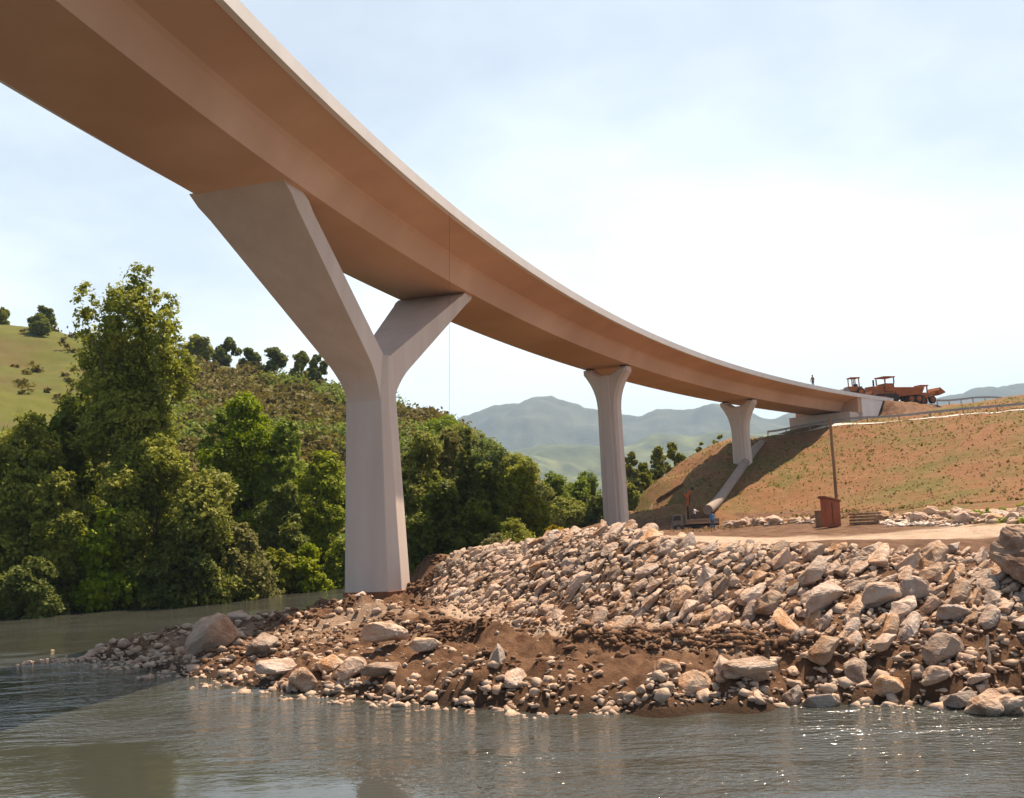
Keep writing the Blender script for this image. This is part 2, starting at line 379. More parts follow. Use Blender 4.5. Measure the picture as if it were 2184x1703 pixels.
# zones
T_ = np.array([onz(*q) for q in toe]); K_ = np.array([crest_pt(q) for q in crest])
def poly_in(poly, x, y):
    x, y = np.asarray(x, float), np.asarray(y, float)
    c = np.zeros(x.shape, bool); n = len(poly)
    for i in range(n):
        x1, y1 = poly[i][:2]; x2, y2 = poly[i - 1][:2]
        c ^= ((y1 > y) != (y2 > y)) & (x < (x2 - x1) * (y - y1) / (y2 - y1 + 1e-12) + x1)
    return c
RIP = np.vstack([T_, K_[::-1]])
SPIT = np.vstack([[onz(q[0], q[1], 0) for q in back], [onz(740, 1282, .5)], [onz(870, 1278, 1.2)], T_, [[40, 30, 0]], [onz(q[0], q[1], 0) for q in front[::-1]]])
RIDGE = np.array([onz(*q)[:2] for q in [(690, 1305, 1.2), (800, 1318, 1.2), (920, 1345, 1.1), (1050, 1376, 1.0), (1200, 1390, .95), (1350, 1394, .9), (1500, 1398, .85), (1640, 1405, .8), (1760, 1410, .8)]])
HILLX = lambda x, y: (y > 62) & (x < -8 + (y - 85) * 0.05)      # far side of the river
def height(x, y):
    x, y = np.atleast_1d(np.asarray(x, float)), np.atleast_1d(np.asarray(y, float))
    h = hbase(x, y)
    r = np.hypot(x, y)
    spit = poly_in(SPIT, x, y)
    clod = fbm(x * 2.6, y * 2.6, 4)
    # heaps of dug earth near the pier foot and along the ridge of the spit
    pf = np.exp(-(((x + 8.5) / 4.5) ** 2 + ((y - 44.8) / 2.0) ** 2))
    h = h + np.where(spit, sstep(0.05, 0.5, h) * (0.24 * clod + 0.26 * fbm(x * .7, y * .7, 3) + .09 * fbm(x * 7, y * 7, 2)) + pf * (0.35 + 0.35 * fbm(x * 1.7 + 9, y * 1.7, 4)), 0)
    rdg = np.full(x.shape, 99.0)
    for a, b in zip(RIDGE[:-1], RIDGE[1:]):
        ab = b - a; tt = np.clip(((x - a[0]) * ab[0] + (y - a[1]) * ab[1]) / (ab @ ab), 0, 1)
        rdg = np.minimum(rdg, np.hypot(x - a[0] - tt * ab[0], y - a[1] - tt * ab[1]))
    h = h + np.where(spit, np.exp(-(rdg / .75) ** 2) * np.maximum(.1, .50 + .45 * fbm(x * 1.1 + 4, y * 1.1, 3)), 0)
    emb = (~spit) & (x > -2)
    h = h + np.where(emb & (y > 30), 0.10 * fbm(x * 0.6, y * 0.6, 4) * sstep(0.1, 1.5, h), 0)
    hill = ~spit & (y > 60) & (x < 2)
    h = h + np.where(hill, sstep(1.0, 8.0, h) * 1.3 * fbm(x * 0.06, y * 0.06, 4), 0)
    # approach fill beyond the abutment, carrying the road on at deck level
    rb = np.hypot(x - BC[0], y - BC[1]); sb = BR * (math.pi - np.arctan2(y - BC[1], x - BC[0])); ob = np.abs(BR - rb + HW / 2)
    top = zsof(180) + 2.1 - 0.02 * (sb - 180) * .5
    hf = top - np.maximum(0, ob - 5.6) / 1.5 - np.maximum(0, 187.2 - sb) / .7 + .12 * fbm(x * .5, y * .5, 3)
    h = np.where((sb > 170) & (sb < 330) & (ob < 30), np.maximum(h, hf), h)
    h = h + sstep(60, 150, r) * sstep(1, 6, h) * 0.35 * fbm(x * .25, y * .25, 3)
    return h
def hz(x, y): return float(height([x], [y])[0])

th = np.radians(np.arange(-41, 41.01, 0.13))
rr = 15 * 1.0068 ** np.arange(0, 515)
TH, RR = np.meshgrid(th, rr)
GX, GY = RR * np.sin(TH), RR * np.cos(TH)
GZ = height(GX, GY)
n_r, n_t = GX.shape
idx = np.arange(n_r * n_t).reshape(n_r, n_t)
quads = np.stack([idx[:-1, :-1], idx[:-1, 1:], idx[1:, 1:], idx[1:, :-1]], -1).reshape(-1, 4)
me = npmesh('ground', np.stack([GX, GY, GZ], -1).reshape(-1, 3), quads)
# what the soil is: 0 earth, 1 pale gravel, 2 sparse turf, 3 meadow, 4 bracken slope
g_x, g_y, g_z = GX.ravel(), GY.ravel(), GZ.ravel()
inspit = poly_in(SPIT, g_x, g_y); inrip = poly_in(RIP, g_x, g_y)
a_pale = np.zeros(g_x.size, np.float32); a_turf = a_pale.copy(); a_hill = a_pale.copy(); a_mead = a_pale.copy()
hillm = (g_y > 60) & (g_x < -6 + (g_y - 85) * 0.12) & ~inspit & (g_z > -0.5)
a_hill[hillm] = 1
cr_z = fbm(g_x * .03, g_y * .03, 3)
a_mead = np.where(hillm, sstep(0.12, 0.3, cr_z * .5 + np.where(g_x / g_y < -.375, 0.45, -.6) + np.where((g_x / g_y > -.262) & (g_x / g_y < -.18) & (g_y > 186), 1.0, 0)), 0).astype(np.float32)
right = ~hillm & ~inspit & ~inrip
a_turf = np.where(right & (g_z > 4.3) & (g_y > 55), 1, 0).astype(np.float32)
fill_s = BR * (math.pi - np.arctan2(g_y - BC[1], g_x - BC[0])); fill_o = np.abs(BR - np.hypot(g_x - BC[0], g_y - BC[1]) + HW / 2)
a_turf = np.where(right & (fill_s > 178) & (fill_s < 203) & (fill_o < 13), 0, a_turf).astype(np.float32)
a_turf = np.where(right & (g_y > 45) & (g_x > 20) & (fbm(g_x * .25, g_y * .25, 3) > 0.02), np.maximum(a_turf, 0.75), a_turf).astype(np.float32)
# pale haul road along the terrace
rd = np.array([[2, 52.5], [9, 46], [14, 41.5], [19, 41], [24, 48], [30, 62]])
dmin = np.full(g_x.size, 99.0)
for i in range(len(rd) - 1):
    a, b = rd[i], rd[i + 1]; ab = b - a
    t = np.clip(((g_x - a[0]) * ab[0] + (g_y - a[1]) * ab[1]) / (ab @ ab), 0, 1)
    dmin = np.minimum(dmin, np.hypot(g_x - a[0] - t * ab[0], g_y - a[1] - t * ab[1]))
a_pale = np.where(right, 1 - sstep(2.0, 4.5, dmin + fbm(g_x * .5, g_y * .5, 3) * 1.5), 0).astype(np.float32)
a_pale = np.maximum(a_pale, np.where(inspit & (g_x < -3), sstep(0.05, 0.5, fbm(g_x * .28 + 3, g_y * .28, 3)) * 0.5, 0)).astype(np.float32)
dt_ = np.full(g_x.size, 99.0)
for a, b in zip(T_[1:-2], T_[2:-1]):
    ab = (b - a)[:2]; tt = np.clip(((g_x - a[0]) * ab[0] + (g_y - a[1]) * ab[1]) / (ab @ ab), 0, 1)
    dt_ = np.minimum(dt_, np.hypot(g_x - a[0] - tt * ab[0], g_y - a[1] - tt * ab[1]))
a_pale = np.maximum(a_pale, np.where(inspit & (g_x > -4) & (g_x < 6.5), (1 - sstep(.6, 1.8, dt_ + .5 * fbm(g_x * .8, g_y * .8, 3))), 0)).astype(np.float32)
a_wet = np.where(inspit | (g_z < 0.35), 1 - sstep(0.10, 0.42, g_z), 0).astype(np.float32)
for nm, arr in (('pale', a_pale), ('turf', a_turf), ('hill', a_hill), ('meadow', a_mead), ('wet', a_wet)):
    at_ = me.attributes.new(nm, 'FLOAT', 'POINT'); at_.data.foreach_set('value', arr.astype(np.float32))
MG = bpy.data.materials.new('ground_soil'); MG.use_nodes = True
t = MG.node_tree; n, l = t.nodes, t.links
bs = n['Principled BSDF']; bs.inputs['Roughness'].default_value = 0.95; bs.inputs['Specular IOR Level'].default_value = 0.2
tcn = n.new('ShaderNodeTexCoord')
def NZ(scale, detail=6, rough=0.6):
    q = n.new('ShaderNodeTexNoise'); q.inputs['Scale'].default_value = scale; q.inputs['Detail'].default_value = detail; q.inputs['Roughness'].default_value = rough
    l.new(tcn.outputs['Object'], q.inputs['Vector']); return q.outputs[0]
def RMP(s, a, b, c=0.0, d=1.0):
    q = n.new('ShaderNodeMapRange'); q.inputs[1].default_value = a; q.inputs[2].default_value = b; q.inputs[3].default_value = c; q.inputs[4].default_value = d
    l.new(s, q.inputs[0]); return q.outputs[0]
def MIX(f, a, b):
    q = n.new('ShaderNodeMix'); q.data_type = 'RGBA'
    l.new(f, q.inputs[0])
    for k, c in ((6, a), (7, b)):
        if isinstance(c, tuple): q.inputs[k].default_value = (*c, 1)
        else: l.new(c, q.inputs[k])
    return q.outputs[2]
def ATT(nm):
    q = n.new('ShaderNodeAttribute'); q.attribute_name = nm; return q.outputs['Fac']
def MUL(a, b):
    q = n.new('ShaderNodeMath'); q.operation = 'MULTIPLY'; l.new(a, q.inputs[0]); l.new(b, q.inputs[1]); return q.outputs[0]
earth = MIX(RMP(NZ(1.3), .35, .65), (0.095, 0.045, 0.022), (0.215, 0.120, 0.066))
pale = MIX(RMP(NZ(2.0), .35, .65), (0.42, 0.30, 0.21), (0.56, 0.43, 0.32))
turf = MIX(RMP(NZ(.11, 8, .65), .45, .63), (0.235, 0.108, 0.043), (0.125, 0.115, 0.022))
turf = MIX(RMP(NZ(.9, 6, .7), .48, .66, 0, .6), turf, (0.31, 0.18, 0.095))
turf = MIX(RMP(NZ(4.5, 5, .75), .42, .66, 0, .6), turf, (0.115, 0.068, 0.026))
turf = MIX(RMP(NZ(2.2, 4, .7), .60, .70, 0, .8), turf, (0.075, 0.058, 0.020))
hillc = MIX(RMP(NZ(.12, 8, .7), .4, .62), (0.110, 0.085, 0.026), (0.095, 0.105, 0.022))
mead = MIX(RMP(NZ(.2, 6), .4, .65), (0.115, 0.115, 0.018), (0.085, 0.100, 0.014))
c = MIX(ATT('pale'), earth, pale)
c = MIX(ATT('turf'), c, turf)
c = MIX(ATT('hill'), c, hillc)
c = MIX(ATT('meadow'), c, mead)
wetc = MIX(ATT('wet'), c, (0.060, 0.034, 0.018))
l.new(wetc, bs.inputs['Base Color'])
bp = n.new('ShaderNodeBump'); bp.inputs['Strength'].default_value = 1.0; bp.inputs['Distance'].default_value = 0.22
l.new(NZ(3.6, 10, .75), bp.inputs['Height']); l.new(bp.outputs[0], bs.inputs['Normal'])
ground = obj('ground', me, MG, smooth=True)
tag(ground, kind='structure')

# plain out to the horizon
k = 96
vs = [(0, 0, -3.0)] + [(6000 * math.cos(2 * math.pi * i / k), 6000 * math.sin(2 * math.pi * i / k), -3.0) for i in range(k)]
me = bpy.data.meshes.new('plain'); me.from_pydata(vs, [], [(0, 1 + i, 1 + (i + 1) % k) for i in range(k)]); me.update()
tag(obj('plain', me, mat('plain_fields', (0.10, 0.10, 0.035), (0.16, 0.13, 0.06), 0.01)), kind='structure')

# ------------------------------------------------------------------ river
MW = bpy.data.materials.new('river_water'); MW.use_nodes = True
t = MW.node_tree; n, l = t.nodes, t.links
bs = n['Principled BSDF']; bs.inputs['Base Color'].default_value = (0.044, 0.046, 0.038, 1); bs.inputs['Roughness'].default_value = 0.07; bs.inputs['IOR'].default_value = 1.42
tcn = n.new('ShaderNodeTexCoord')
def wn(scale, sx, sy, rz, detail, dist=0.0):
    mpn = n.new('ShaderNodeMapping'); mpn.inputs['Scale'].default_value = (sx, sy, 1); mpn.inputs['Rotation'].default_value = (0, 0, rz)
    l.new(tcn.outputs['Object'], mpn.inputs[0])
    q = n.new('ShaderNodeTexNoise'); q.inputs['Scale'].default_value = scale; q.inputs['Detail'].default_value = detail; q.inputs['Distortion'].default_value = dist
    l.new(mpn.outputs[0], q.inputs['Vector']); return q.outputs[0]
w1 = wn(1.5, 0.55, 1.5, R_(12), 4, 0.6); w2 = wn(0.35, 0.5, 1.2, R_(-18), 3, 0.5); w3 = wn(5.0, 0.8, 1.3, R_(30), 3, 0.3)
calm = n.new('ShaderNodeMapRange'); calm.inputs[1].default_value = 0.40; calm.inputs[2].default_value = 0.62; calm.inputs[3].default_value = 0.22; calm.inputs[4].default_value = 1.0
l.new(wn(0.09, 0.6, 1.4, R_(25), 3, 0.8), calm.inputs[0])
def mad(a, k, b=None):
    q = n.new('ShaderNodeMath'); q.operation = 'MULTIPLY_ADD'; l.new(a, q.inputs[0]); q.inputs[1].default_value = k
    if b is not None: l.new(b, q.inputs[2])
    else: q.inputs[2].default_value = 0
    return q.outputs[0]
hgt = mad(w1, 1.0, mad(w2, 4.5, mad(w3, 0.70)))
bp = n.new('ShaderNodeBump'); bp.inputs['Distance'].default_value = 0.13
nd = n.new('ShaderNodeVectorMath'); nd.operation = 'DOT_PRODUCT'; nd.inputs[1].default_value = (-.577, -.817, 0)
l.new(tcn.outputs['Object'], nd.inputs[0])
n2 = mad(wn(0.25, 1, 1, 0, 4, 0.4), 4.0, nd.outputs['Value'])
slick = n.new('ShaderNodeMapRange'); slick.interpolation_type = 'SMOOTHSTEP'; slick.inputs[1].default_value = -13.9; slick.inputs[2].default_value = -12.2; slick.inputs[3].default_value = 1.0; slick.inputs[4].default_value = 0.16
l.new(n2, slick.inputs[0])
cs = n.new('ShaderNodeMath'); cs.operation = 'MULTIPLY'; l.new(calm.outputs[0], cs.inputs[0]); l.new(slick.outputs[0], cs.inputs[1])
l.new(cs.outputs[0], bp.inputs['Strength']); l.new(hgt, bp.inputs['Height']); l.new(bp.outputs[0], bs.inputs['Normal'])
me = bpy.data.meshes.new('river'); me.from_pydata([(-500, -150, 0), (500, -150, 0), (500, 380, 0), (-500, 380, 0)], [], [(0, 1, 2, 3)]); me.update()
tag(obj('river', me, MW), kind='structure')

# ------------------------------------------------------------------ the road bridge
S_END = 178.6
bridge = empty('road_bridge', bpt(71.3, -2.33, 0), label='long curved concrete box girder bridge on flared piers sweeping over the river', cat='bridge')
bridge_inv = Matrix.Translation(-bridge.location)
def under(o, par):
    o.parent = par; o.matrix_parent_inverse = bridge_inv; return o
HW = 4.65
half = [(0, 0), (0.20, 0.42), (0.40, 0.84), (0.58, 1.14), (0.74, 1.30), (1.10, 1.44), (2.60, 1.90)]
prof = half + [(2.60, 2.30), (-HW - 2.60, 2.30)] + [(-HW - a, b) for a, b in half[::-1]]
ss = list(np.arange(-45, S_END, 1.5)) + [S_END]
mb = MB(); mb.loft([[bpt(s, a, zsof(s) + b) for a, b in prof] for s in ss])
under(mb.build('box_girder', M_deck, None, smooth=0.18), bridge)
for sgn in (1, -1):
    e = [(2.58, 1.86), (2.86, 1.86), (2.89, 2.40), (2.58, 2.40)]
    mb = MB(); mb.loft([[bpt(s, a if sgn > 0 else -HW - a, zsof(s) + b) for a, b in e] for s in list(np.arange(-45, 189.5, 1.5)) + [190.2]])
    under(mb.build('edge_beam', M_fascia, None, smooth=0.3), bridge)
mb = MB(); mb.loft([[bpt(s, a, zsof(s) + b) for a, b in [(2.575, 2.304), (2.575, 2.38), (-HW - 2.575, 2.38), (-HW - 2.575, 2.304)]] for s in ss + [184, 190]])
under(mb.build('roadway', mat('asphalt', (0.05, 0.05, 0.05), (0.07, 0.068, 0.065), 2.0), None), bridge)

def octo(wf, dn, dt1, dt2):
    """front half width, facet width, facet depth, half of the flat side"""
    return [(-wf, -dt1 - dt2), (wf, -dt1 - dt2), (wf + dn, -dt2), (wf + dn, dt2), (wf, dt1 + dt2), (-wf, dt1 + dt2), (-wf - dn, dt2), (-wf - dn, -dt2)]
def frame(s):
    t_ = btan(s); n_ = Vector((t_.y, -t_.x, 0)); c_ = bpt(s, -HW / 2)
    return lambda a, b, z: Vector((c_.x, c_.y, z)) + n_ * a + t_ * b
SHIFT = .42
# V pier
PS = 71.9
fr = frame(PS)
vp = empty('v_pier', bridge.location); vp.parent = bridge; vp.matrix_parent_inverse = bridge_inv
Z0, ZK, ZV = 1.75, 12.1, 14.0
def sect(z):
    u = (z - Z0) / (ZK - Z0)
    L_ = lambda a, b: a + (b - a) * u
    return octo(L_(1.16, .96), L_(.46, .26), L_(.70, .40), L_(.54, .47))
mb = MB(); rings = []
for z in (0.6, Z0, 4, 7, 10, ZK):
    rings.append([fr(a + SHIFT, b, z) for a, b in sect(z)])
for z in (ZK + .9, ZV - .25, ZV):
    q = sect(ZK); k = 1 - 0.38 * (z - ZK) / (ZV - ZK)
    rings.append([fr(a + SHIFT, b * k, z) for a, b in q])
mb.loft(rings)
under(mb.build('shaft', M_pier, None, bevel=0.04), vp)
def collar(): 
    m2 = MB()
    q = sect(Z0); o_ = [(a * 1.05, b * 1.06) for a, b in q]
    m2.loft([[fr(a + SHIFT, b, z) for a, b in o_] for z in (0.8, Z0 + .02)]); return m2.build('formwork_collar', M_rust, None, bevel=0.02)
under(collar(), vp)
def arm(sg, s_out, s_in):
    m2 = MB(); rings = []
    zt = zsof((s_out + s_in) / 2)
    to, ti = abs(s_out - PS), abs(s_in - PS)
    for u in np.linspace(0, 1, 22):
        # outer edge: rises up the shaft, rounds over, then runs straight to the soffit
        Po = []
        p0, p1, p2 = np.array([.855, ZK - .8]), np.array([.90, ZK + .25]), np.array([2.3, ZK + 1.35])
        if u < .3:
            w = u / .3; o_ = (1 - w) ** 2 * p0 + 2 * w * (1 - w) * p1 + w * w * p2
        else:
            w = (u - .3) / .7; o_ = p2 + (np.array([to, zt + .05]) - p2) * w
        i_ = np.array([0.03, ZV - 1.6]) + (np.array([ti, zt + .05]) - np.array([0.03, ZV - 1.6])) * u
        if u < .15: i_ = np.array([0.03, ZV - 1.6]) + (np.array([.12, ZV - .1]) - np.array([0.03, ZV - 1.6])) * (u / .15)
        else:
            w = (u - .15) / .85; i_ = np.array([.12, ZV - .1]) + (np.array([ti, zt + .05]) - np.array([.12, ZV - .1])) * w
        h_o = .955 + (HW / 2 - .955) * np.clip((o_[1] - ZK) / (zt - ZK), 0, 1)
        h_i = .955 + (HW / 2 - .955) * np.clip((i_[1] - ZV) / (zt - ZV), 0, 1)
        if u > .95: h_o = h_i = HW / 2 - .01
        so, si = SHIFT * (1 - np.clip((o_[1] - ZK) / (zt - ZK), 0, 1)), SHIFT * (1 - np.clip((i_[1] - ZV) / (zt - ZV), 0, 1))
        rings.append([fr(so - h_o, sg * o_[0], o_[1]), fr(so + h_o, sg * o_[0], o_[1]), fr(si + h_i, sg * i_[0], i_[1]), fr(si - h_i, sg * i_[0], i_[1])])
    m2.loft(rings)
    return under(m2.build('arm', M_arm, None, smooth=0.35), vp)
arm(-1, 60.0, 61.6); arm(1, 83.6, 82.2)
# flared piers
def flared(s, zb, name_w):
    p_ = empty('flared_pier', bridge.location); p_.parent = bridge; p_.matrix_parent_inverse = bridge_inv
    f2 = frame(s); zt = zsof(s) - .16
    side = []
    for u in np.linspace(0, 1, 14):
        side.append((.98 + (2.22 - .98) * u ** 2.1, zt - 4.0 + 3.55 * u ** 0.95))
    rightp = [(1.08, zb), (.98, zt - 4.6)] + side + [(2.22, zt)]
    notch = [(1.35, zt), (.95, zt - .35), (.45, zt - .62), (-.45, zt - .62), (-.95, zt - .35), (-1.35, zt)]
    out = rightp + notch + [(-a, b) for a, b in rightp[::-1]]
    me_ = bpy.data.meshes.new('shaft'); bm = bmesh.new()
    D_ = .78
    va = [bm.verts.new(f2(a, -D_, b)) for a, b in out]; vb = [bm.verts.new(f2(a, D_, b)) for a, b in out]
    n_ = len(out)
    bm.faces.new(va); bm.faces.new(vb[::-1])
    for i in range(n_): bm.faces.new((va[i], vb[i], vb[(i + 1) % n_], va[(i + 1) % n_]))
    bmesh.ops.recalc_face_normals(bm, faces=bm.faces)
    fs = [f for f in bm.faces if len(f.verts) > 4]
    es = set(e for f in fs for e in f.edges)
    bmesh.ops.bevel(bm, geom=list(es), offset=.24, segments=1, profile=.5, affect='EDGES', clamp_overlap=True)
    bmesh.ops.triangulate(bm, faces=[f for f in bm.faces if len(f.verts) > 4])
    bm.to_mesh(me_); bm.free()
    under(obj('shaft', me_, M_pier), p_)
    # raised rib down the middle of the face
    m2 = MB()
    m2.loft([[f2(a, b, z) for a, b in [(-w_, -D_ - .10), (w_, -D_ - .10), (w_ + .12, -D_ + .05), (-w_ - .12, -D_ + .05)]] for z, w_ in ((zb, .42), (zt - 4, .36), (zt - .75, .34))])
    under(m2.build('rib', M_pier, None), p_)
    for sg in (-1, 1):
        m2 = MB(); q = f2(sg * 1.75, 0, zt + .08); m2.box(q, (.6, .6, .158), rz=math.atan2(btan(s).y, btan(s).x))
        under(m2.build('bearing', M_bearing, None), p_)
flared(115.9, 1.0, '')
flared(151.5, 8.0, '')
# abutment
ab = empty('abutment', bridge.location); ab.parent = bridge; ab.matrix_parent_inverse = bridge_inv
def bbox(s0, s1, o0, o1, z0, z1, name, m, par=ab, bev=0.0):
    m2 = MB()
    m2.loft([[bpt(s, o, z) for o, z in ((o0, z0), (o1, z0), (o1, z1), (o0, z1))] for s in np.linspace(s0, s1, 4)])
    return under(m2.build(name, m, None, bevel=bev), par)
zs = zsof(178)
bbox(176.2, 179.5, -HW - 2.3, 2.35, 13.6, zs - .28, 'breast_wall', M_pier)
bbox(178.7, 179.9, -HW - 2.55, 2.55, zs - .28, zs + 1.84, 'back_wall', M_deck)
m2 = MB()
sw = [(179.6, 13.4), (182.4, 14.8), (187.0, zs + 1.85), (179.6, zs + 1.85)]
m2.loft([[bpt(s, o, z) for s, z in sw] for o in (2.352, 2.75)])
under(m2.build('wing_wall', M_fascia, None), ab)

# ------------------------------------------------------------------ leaves
def leaf_cloud(rs, lobes, n_leaf, size, elong=1.5, clump=0.16, shell=0.55, per=26, droop=0.0, squash=0.8):
    """lobes: (centre, radii); leaves gather in clumps through each lobe, thickest near its skin"""
    vol = np.array([l[1][0] * l[1][1] * l[1][2] for l in lobes]) ** (2 / 3)
    nc = max(len(lobes), n_leaf // per)
    pick = rs.choice(len(lobes), nc, p=vol / vol.sum())
    C_ = np.array([l[0] for l in lobes])[pick]; Rd = np.array([l[1] for l in lobes])[pick]
    d = rs.normal(size=(nc, 3)); d /= np.linalg.norm(d, axis=1)[:, None]
    rad = shell + (1 - shell) * rs.rand(nc) ** .6
    inner = rs.rand(nc) < .12
    rad = np.where(inner, rs.rand(nc) * shell, rad) * (0.88 + .24 * rs.rand(nc))
    cc = C_ + d * Rd * rad[:, None]
    cr_ = clump * (Rd.prod(1) ** (1 / 3)) * (0.6 + .9 * rs.rand(nc))
    P = np.repeat(cc, per, 0) + np.clip(rs.normal(size=(nc * per, 3)), -1.9, 1.9) * np.repeat(cr_, per)[:, None] * np.array([1, 1, squash])
    m = len(P)
    nrm = np.repeat(d, per, 0) * .7 + rs.normal(size=(m, 3)) * .75 + np.array([0, 0, .45])
    nrm /= np.linalg.norm(nrm, axis=1)[:, None]
    a = np.cross(nrm, rs.normal(size=(m, 3))); a /= np.linalg.norm(a, axis=1)[:, None]
    b = np.cross(nrm, a)
    sz = size * (.6 + .8 * rs.rand(m))[:, None]
    a *= sz * elong * .5; b *= sz * .5
    fold = nrm * sz * .12
    V = np.stack([P - a, P + b + fold, P + a, P - b + fold], 1).reshape(-1, 3)
    return V, np.arange(m * 4).reshape(m, 4)
def trunk_mesh(rs, h, r, limbs, lobes, lean=0.0):
    mb = MB()
    top = Vector((lean * h, 0, h))
    pts = [Vector((lean * h * u + .05 * h * math.sin(3 * u) * rs.normal() * .2, .04 * h * rs.normal() * .3 * u, h * u)) for u in (0, .3, .6, .85, 1)]
    mb.tube(pts, r, 8, r * .25)
    for i in range(limbs):
        c_, rd_ = lobes[i % len(lobes)]
        u = rs.uniform(.25, .8); a = pts[0].lerp(pts[-1], u)
        b = Vector(c_); m_ = a.lerp(b, .5) + Vector((0, 0, -.04 * h))
        mb.tube([a, m_, b], r * (.5 - .3 * u), 6, r * .06)
    return mb
def lobes_broad(rs, h, w, n=12, base=.08, peak=.88):
    n = int(n * 1.6)
    out = []
    for i in range(n):
        u = (i + .5) / n
        z = h * (base + (peak - base) * u)
        wid = w * (.55 + .45 * math.sin(math.pi * min(1, .25 + u * .62))) * (1 - .55 * max(0, u - .6) / .4)
        a = rs.uniform(0, 2 * math.pi); q = wid * rs.uniform(.25, .62)
        rr_ = w * rs.uniform(.30, .46) * (1.0 - .35 * u)
        out.append((np.array([q * math.cos(a), q * math.sin(a), z]), np.array([rr_, rr_, rr_ * rs.uniform(.75, 1.15)])))
    return out
def lobes_plumes(rs, h, w, n=13):
    out = []
    for i in range(n):
        a = 2 * math.pi * i / n + rs.uniform(-.3, .3); q = w * math.sqrt(rs.uniform(0.02, 1)) * .75
        zt = h * (1 - .42 * (q / w) ** 1.1) * rs.uniform(.86, 1.0); hh = zt * rs.uniform(.24, .36)
        out.append((np.array([q * math.cos(a), q * math.sin(a), zt - hh]), np.array([w * .2, w * .2, hh]) * rs.uniform(.8, 1.15)))
    for i in range(n):
        a = rs.uniform(0, 6.28); q = w * rs.uniform(.1, .8)
        out.append((np.array([q * math.cos(a), q * math.sin(a), h * rs.uniform(.14, .52)]), np.array([w * .36, w * .36, h * .10])))
    return out
POPLAR = [(-78, 662, 22), (-44, 640, 22), (10, 612, 20), (36, 636, 20), (60, 672, 22), (84, 726, 24), (-104, 745, 24), (104, 770, 24), (-20, 668, 26), (26, 684, 26), (-66, 722, 30), (62, 742, 30)]
def lobes_poplar(rs, h, w, px, base_px):
    out = []
    for dx, ty, r in POPLAR:
        zt = (base_px - ty) * px; hh = rs.uniform(80, 110) * px
        out.append((np.array([dx * px, rs.uniform(-1, 1) * w * .45, zt - hh * .95]), np.array([r * px, r * px * 1.2, hh])))
    for i in range(20):
        u = rs.rand(); a = rs.uniform(0, 6.28); q = w * rs.uniform(.1, .75) * (1 - .5 * u)
        out.append((np.array([q * math.cos(a), q * math.sin(a), h * (.12 + .58 * u)]), np.array([w * .36, w * .36, h * .09])))
    return out
def make_tree(name, loc, h, w, kind, lm, label, cat='tree', group=None, seed=0, leaves=9000, size=.30, bark=None, base=.08, limbs=9, n=12):
    rs = np.random.RandomState(seed)
    if kind == 'poplar': lb = lobes_poplar(rs, h, w, loc[1] / F_, 1296)
    elif kind == 'plume': lb = lobes_plumes(rs, h, w)
    else: lb = lobes_broad(rs, h, w, n, base)
    root = empty(name, loc, 0.0 if kind == 'poplar' else rs.uniform(0, 6.28), label=label, cat=cat, group=group)
    V, Fq = leaf_cloud(rs, lb, int(leaves * 3.0), size * .68)
    obj('crown', npmesh('crown', V, Fq), lm, root)
    tm = trunk_mesh(rs, h * (.62 if kind in ('plume', 'poplar') else .6), max(.08, h * .014 + w * .012), limbs, lb)
    tm.build('trunk', bark or M_barkd, root, smooth=.8)
    return root
def copy_tree(o, loc, rz, sc, label, group=None):
    c_ = o.copy(); COL.objects.link(c_); c_.location = loc; c_.rotation_euler = (0, 0, rz); c_.scale = (sc, sc, sc)
    c_['label'] = label
    if group: c_['group'] = group
    for ch in o.children:
        d_ = ch.copy(); COL.objects.link(d_); d_.parent = c_
    return c_
def treeat(vx, d, vtop, vw, kind, lm, label, seed, leaves=9000, size=.30, sink=0.0, group='trees along the far river bank', **kw):
    """photo column, distance, photo row of the top, photo width of the crown"""
    q = at(vx, 1000, d); z = hz(q[0], q[1]) - sink
    top = at(vx, vtop, d)[2]
    return make_tree(kw.pop('name', 'riverbank_tree'), (q[0], q[1], z), max(.8, top - z), vw / 2 * d / F_ * (1.32 if kind == 'broad' else 1.1), kind, lm, label, seed=seed, leaves=leaves, size=size, group=group, **kw)

G1 = 'trees along the far river bank'
treeat(285, 80, 572, 235, 'poplar', M_leaf_olive, 'tallest poplar of the far bank with several upright plumes breaking the skyline', 11, 20000, .32, name='poplar')
treeat(175, 86, 690, 110, 'plume', M_leaf_olive, 'shorter poplar crowded against the dark side of the tallest poplar', 12, 8000, .32, name='poplar')
treeat(40, 76, 862, 210, 'broad', M_leaf_olive, 'broad olive tree overhanging the water at the edge of the view', 13, 14000)
treeat(-90, 78, 840, 230, 'broad', M_leaf_green, 'broad green tree at the very edge of the far bank, mostly out of view', 14, 9000)
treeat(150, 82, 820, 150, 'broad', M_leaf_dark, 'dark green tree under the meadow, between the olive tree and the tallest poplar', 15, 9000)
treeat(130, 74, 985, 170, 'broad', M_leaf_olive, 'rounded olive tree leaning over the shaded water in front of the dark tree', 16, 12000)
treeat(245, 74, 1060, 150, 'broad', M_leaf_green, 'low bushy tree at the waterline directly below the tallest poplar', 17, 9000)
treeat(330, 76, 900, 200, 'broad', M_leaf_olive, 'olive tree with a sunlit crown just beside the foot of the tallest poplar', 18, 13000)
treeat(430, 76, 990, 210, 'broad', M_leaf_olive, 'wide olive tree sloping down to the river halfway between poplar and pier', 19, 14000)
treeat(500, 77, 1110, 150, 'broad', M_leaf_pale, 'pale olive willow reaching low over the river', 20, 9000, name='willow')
treeat(400, 73.5, 1150, 150, 'broad', M_leaf_dark, 'small dark tree rooted at the waterline under the wide olive tree', 21, 7000)
